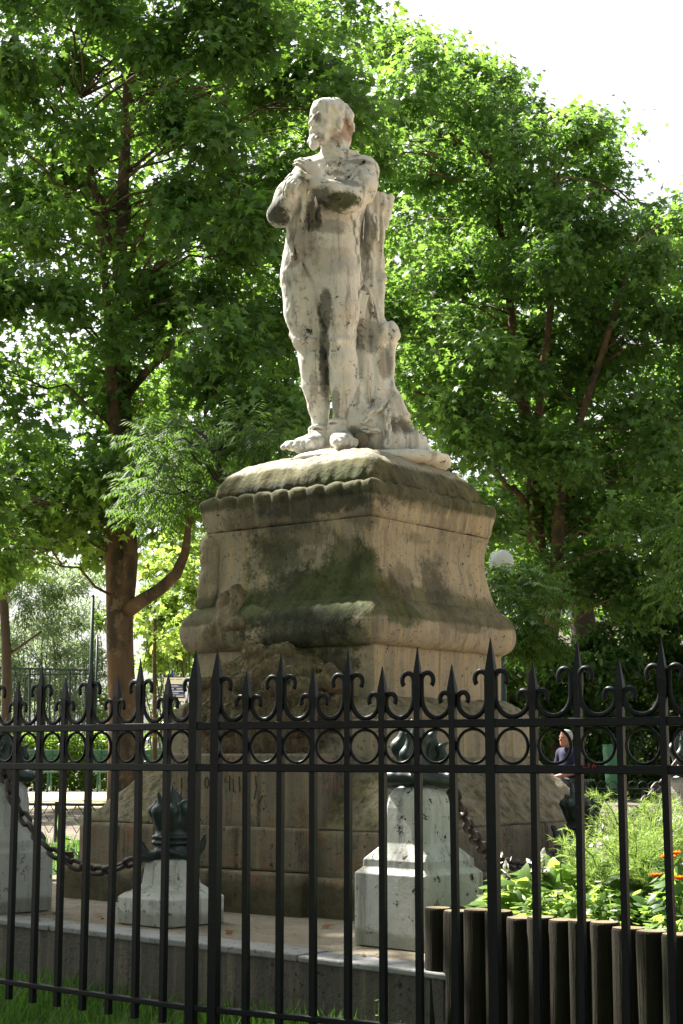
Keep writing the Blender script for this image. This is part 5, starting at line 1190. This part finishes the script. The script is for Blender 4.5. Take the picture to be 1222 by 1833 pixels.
def stemplant(label, P, h, npair, size, seed, kind='heart', m='flower_leaf', flower=None, lean=(0, 0), group=None):
    rs = np.random.RandomState(seed); t = thing('flowering_plant' if flower else 'leafy_plant', label, 'plant', tuple(P), group); P = np.array(P, float); tip = P + [lean[0], lean[1], h]; mb = MB()
    q = P + (tip - P) * np.linspace(0, 1, 8)[:, None]; q[1:-1] += rs.normal(0, .006, (6, 3)); mb.tube(q, np.linspace(.0045, .002, 8), 6); wobj('stem', np.concatenate(mb.V), mb.Fc, M['stem'], t, True)
    LP, LN, LT, LS = [], [], [], []
    for k in range(npair):
        f = .12 + .88 * k / max(1, npair - 1); p = P + (tip - P) * f; a = k * 1.6 + rs.rand()
        for s_ in (0, math.pi): LP.append(p); LT.append([math.cos(a + s_), math.sin(a + s_), .25 - .35 * rs.rand()]); LN.append([.2 * rs.normal(), .2 * rs.normal(), 1]); LS.append(size * (1.1 - .55 * f))
    V, FC = leaves(np.array(LP), np.array(LN, float), np.array(LT, float), np.array(LS), kind); wobj('foliage', V, FC, M[m], t)
    if flower:
        n = 26; fp = tip + rs.normal(0, 1, (n, 3)) * [.012, .012, .03] - [0, 0, .02]; V, FC = leaves(fp, unit(n, rs), unit(n, rs), .022 * np.ones(n), 'oval'); wobj('blossom', V, FC, M[flower], t)
def mound(label, P, rad, n, size, seed, kind='heart', m='flower_leaf', flower=None, nf=0, fs=.03, name='leafy_plant', group=None):
    rs = np.random.RandomState(seed); t = thing(name, label, 'plant', tuple(P), group); P = np.array(P, float); mb = MB(); d = unit(n, rs); d[:, 2] = np.abs(d[:, 2]); rad = np.array(rad)
    p = P + d * rad * (rs.rand(n, 1) ** .35)
    for q in p[:: max(1, n // 36)]: branchy(mb, P + rs.normal(0, .2, 3) * [rad[0], rad[1], 0], q, .0035, .0015, rs, .05, 5, 4, .03)
    wobj('stems', np.concatenate(mb.V), mb.Fc, M['stem'], t, True); V, FC = leaves(p, d * .6 + [0, 0, .8] + .35 * unit(n, rs), d * [1, 1, -.2] + .5 * unit(n, rs), size * (.6 + .8 * rs.rand(n)), kind); wobj('foliage', V, FC, M[m], t)
    for i in range(nf):
        a = unit(1, rs)[0]; a[2] = abs(a[2]) * .6 + .4; c_ = P + a * rad * 1.02; k = 22; th = np.linspace(0, 2 * math.pi * 2, k); T = np.column_stack([np.cos(th), np.sin(th), .5 + .5 * (np.arange(k) / k)]); V, FC = leaves(np.repeat(c_[None], k, 0), np.tile([0, 0, 1.], (k, 1)) + T * -.5, T, np.full(k, fs), 'oval'); wobj('blossom', V, FC, M[flower], t)
def feather(label, P, h, spread, nst, seed, group=None):
    """thread-leaved plant: arching stems with whorls of forked hair-fine leaves"""
    rs = np.random.RandomState(seed); t = thing('feathery_plant', label, 'plant', tuple(P), group); P = np.array(P, float); mb = MB(); LP, LT, LS = [], [], []
    for i in range(nst):
        d = unit(1, rs)[0]; tip = P + [d[0] * spread, d[1] * spread, h * rs.uniform(.5, 1.05)]; q = branchy(mb, P + rs.normal(0, .02, 3) * [1, 1, 0], tip, .0038, .0015, rs, .08, 8, 5, .03)
        for k in range(2, 8):
            for j in range(5):
                a = rs.rand() * 6.28; dd = np.array([math.cos(a), math.sin(a), rs.uniform(.1, .9)]); dd /= np.linalg.norm(dd); L = rs.uniform(.05, .085) * (1.2 - .06 * k)
                c_ = q[k] + .0 * dd
                for g in range(8):
                    for s_ in (-1, 1):
                        e = unit(1, rs)[0]; LP.append(c_ + dd * L * g / 8); LT.append(dd + .9 * e); LS.append(L * .42)
    wobj('stems', np.concatenate(mb.V), mb.Fc, M['stem'], t, True)
    V, FC = leaves(np.array(LP), unit(len(LP), rs), np.array(LT), np.array(LS), 'blade'); wobj('foliage', V, FC, M['feather'], t)
ZS = .395
def bed(px, Y): return (U(px, 1600, Y)[0], Y, ZS)
gp = 'plants in the flower bed'
mound('broad bright green leaf clump behind the logs near the bollard', bed(935, 5.5), (.17, .15, .15), 230, .06, 81, group=gp)
mound('second broad leaved clump just right of the thick railing post', bed(1000, 5.6), (.18, .17, .19), 260, .06, 82, group=gp)
mound('small leaved pale undergrowth plant close behind the middle logs', bed(1010, 5.25), (.18, .13, .13), 420, .034, 83, 'oval', group=gp)
mound('small leaved white flecked plant behind the right logs', bed(1075, 5.2), (.19, .14, .14), 460, .034, 84, 'oval', flower='wpetal', nf=9, fs=.014, group=gp)
mound('dark leafy clump between feathery plant and orange flowers', bed(1150, 5.35), (.18, .16, .24), 220, .065, 85, 'heart', 'leafr', group=gp)
mound('marigold plant with orange flower heads at the right edge', bed(1222, 5.0), (.12, .11, .24), 200, .05, 86, 'oval', 'leafr', 'orange', 4, .03, 'flowering_plant', group=gp)
mound('low pale marigold leaf clump by the last logs', bed(1205, 4.75), (.10, .09, .10), 120, .04, 87, 'oval', group=gp)
stemplant('tall single stem with a star of four leaves on top', bed(1008, 5.5), .30, 4, .075, 88, group=gp)
stemplant('second upright stem with paired leaves', bed(1022, 5.6), .23, 4, .08, 89, group=gp)
stemplant('thin stem with white blossom near the thick post', bed(902, 5.55), .16, 3, .05, 90, flower='wpetal', group=gp)
stemplant('leaning stem with white blossom left of the tall star stem', bed(948, 5.5), .19, 4, .055, 91, flower='wpetal', lean=(.03, 0), group=gp)
stemplant('stem with white blossom beside the star topped stem', bed(985, 5.5), .21, 4, .055, 92, flower='wpetal', lean=(-.02, 0), group=gp)
stemplant('tall stem with pale blossom before the feathery plant', bed(1078, 5.4), .27, 4, .06, 93, flower='wpetal', group=gp)
for i, (px, Y, h, sp, ns, lab) in enumerate(((1132, 6.0, .34, .15, 15, 'tall feathery thread leaved plant nearest the bronze brazier'), (1160, 5.8, .39, .18, 17, 'tallest feathery thread leaved plant in front of the far bollard'), (1118, 5.4, .30, .19, 14, 'lower feathery plant behind the right logs'), (1196, 5.9, .38, .18, 13, 'feathery plant before the far bollard, right of the tallest'), (1066, 5.6, .26, .15, 11, 'low feathery plant among the star topped stems'), (1165, 5.35, .28, .16, 11, 'low feathery plant beside the orange flowers'))):
    feather(lab, bed(px, Y), h, sp, ns, 100 + i, gp)
for i, (px, Y, lab) in enumerate(((150, 10.2, 'strap leaved green plant in the left bed behind the chain'), (178, 10.6, 'strap leaved green plant next to the skirt of the pedestal'), (118, 11.4, 'small grassy plant in the left bed further back'), (205, 12.5, 'green grassy plant left of the pedestal base'))):
    p = U(px, 1500, Y); mound(lab, (p[0], Y, gz(Y)), (.30, .25, .34), 120, .30, 120 + i, 'blade', 'grass', group='plants in the left bed')
p = U(83, 1535, 9.4); mound('small plant with orange flowers behind the left bollard', (p[0], 9.4, gz(9.4) + .08), (.14, .12, .16), 70, .06, 130, 'oval', 'leafr', 'orange', 5, .035, 'flowering_plant', group='plants in the left bed')
for i, (px, Y, h) in enumerate(((655, 4.9, .16), (680, 4.95, .22), (628, 4.85, .10), (470, 5.1, .15))):
    p = U(px, 1800, Y); stemplant(('thin weed with small leaves before the concrete wall', 'tallest weed under the near bollard', 'low weed at the foot of the railing', 'weed in the grass below the inscription')[i], (p[0], Y, -.01), h, 5, .035, 140 + i, 'oval', 'flower_leaf', group='weeds in the grass')
# grass between railing and platform
rs = np.random.RandomState(150); n = 26000
P = np.column_stack([rs.uniform(-3.2, .9, n), rs.uniform(4.2, 7.3, n), np.zeros(n)]); nL = -e2
q = ((P[:, :2] - C0) @ nL > rl + .01) & ((P[:, :2] - np.array([-.98, 5.22])) @ np.array([.65, .76]) > -.02 - .0 * P[:, 0]); P = P[q]; n = len(P)
P[:, 2] = gh(P[:, 0], P[:, 1]) - .012; hgt = (.05 + .07 * rs.rand(n)) * (1.1 + .8 * vnoise(P, 1.6, 8)); T = unit(n, rs) * .45 + [0, 0, 1]
V, FC = leaves(P, unit(n, rs) + [0, -.3, 0], T, np.clip(hgt, .03, .2), 'blade'); obj('grass', V, FC, M['grass'], kind='stuff')
n = 9000; P = np.column_stack([rs.uniform(-9, -1.6, n), rs.uniform(9.0, 14.6, n), np.zeros(n)]); P[:, 2] = gh(P[:, 0], P[:, 1]) + .03
V, FC = leaves(P, unit(n, rs), unit(n, rs) * .5 + [0, 0, 1], .07 + .08 * rs.rand(n), 'blade'); obj('grass', V, FC, M['grass'], kind='stuff')
for i, (px, py, lab) in enumerate(((168, 1636, 'curled brown leaf left of the short bollard'), (575, 1657, 'yellow brown leaf on the kerb below the pedestal corner'), (330, 1655, 'red brown leaf against the foot of the short bollard'), (400, 1668, 'small brown leaf right of the short bollard'))):
    p = G(px, py, ZP + .006); V, FC = leaves(p[None], np.array([[.2, -.3, 1.]]), np.array([[1., .3 * i - .4, .15]]), np.array([.055]), 'plane'); o = obj('fallen_leaf', V - p, FC, M['dead']); o.location = p; o['label'] = lab; o['category'] = 'leaf'; o['group'] = 'fallen leaves on the platform'
rs = np.random.RandomState(171); n = 110
a_ = rs.uniform(-2.2, 1.2, n); b_ = rs.uniform(-1.95, -1.1, n); P = np.array([[*pf(a, b), ZP + .007] for a, b in zip(a_, b_)])
V, FC = leaves(P, np.array([0, 0, 1.]) + .25 * unit(n, rs), unit(n, rs) * [1, 1, .15], rs.uniform(.008, .034, n), 'oval'); obj('leaf_litter', V, FC, M['dead'], kind='stuff')
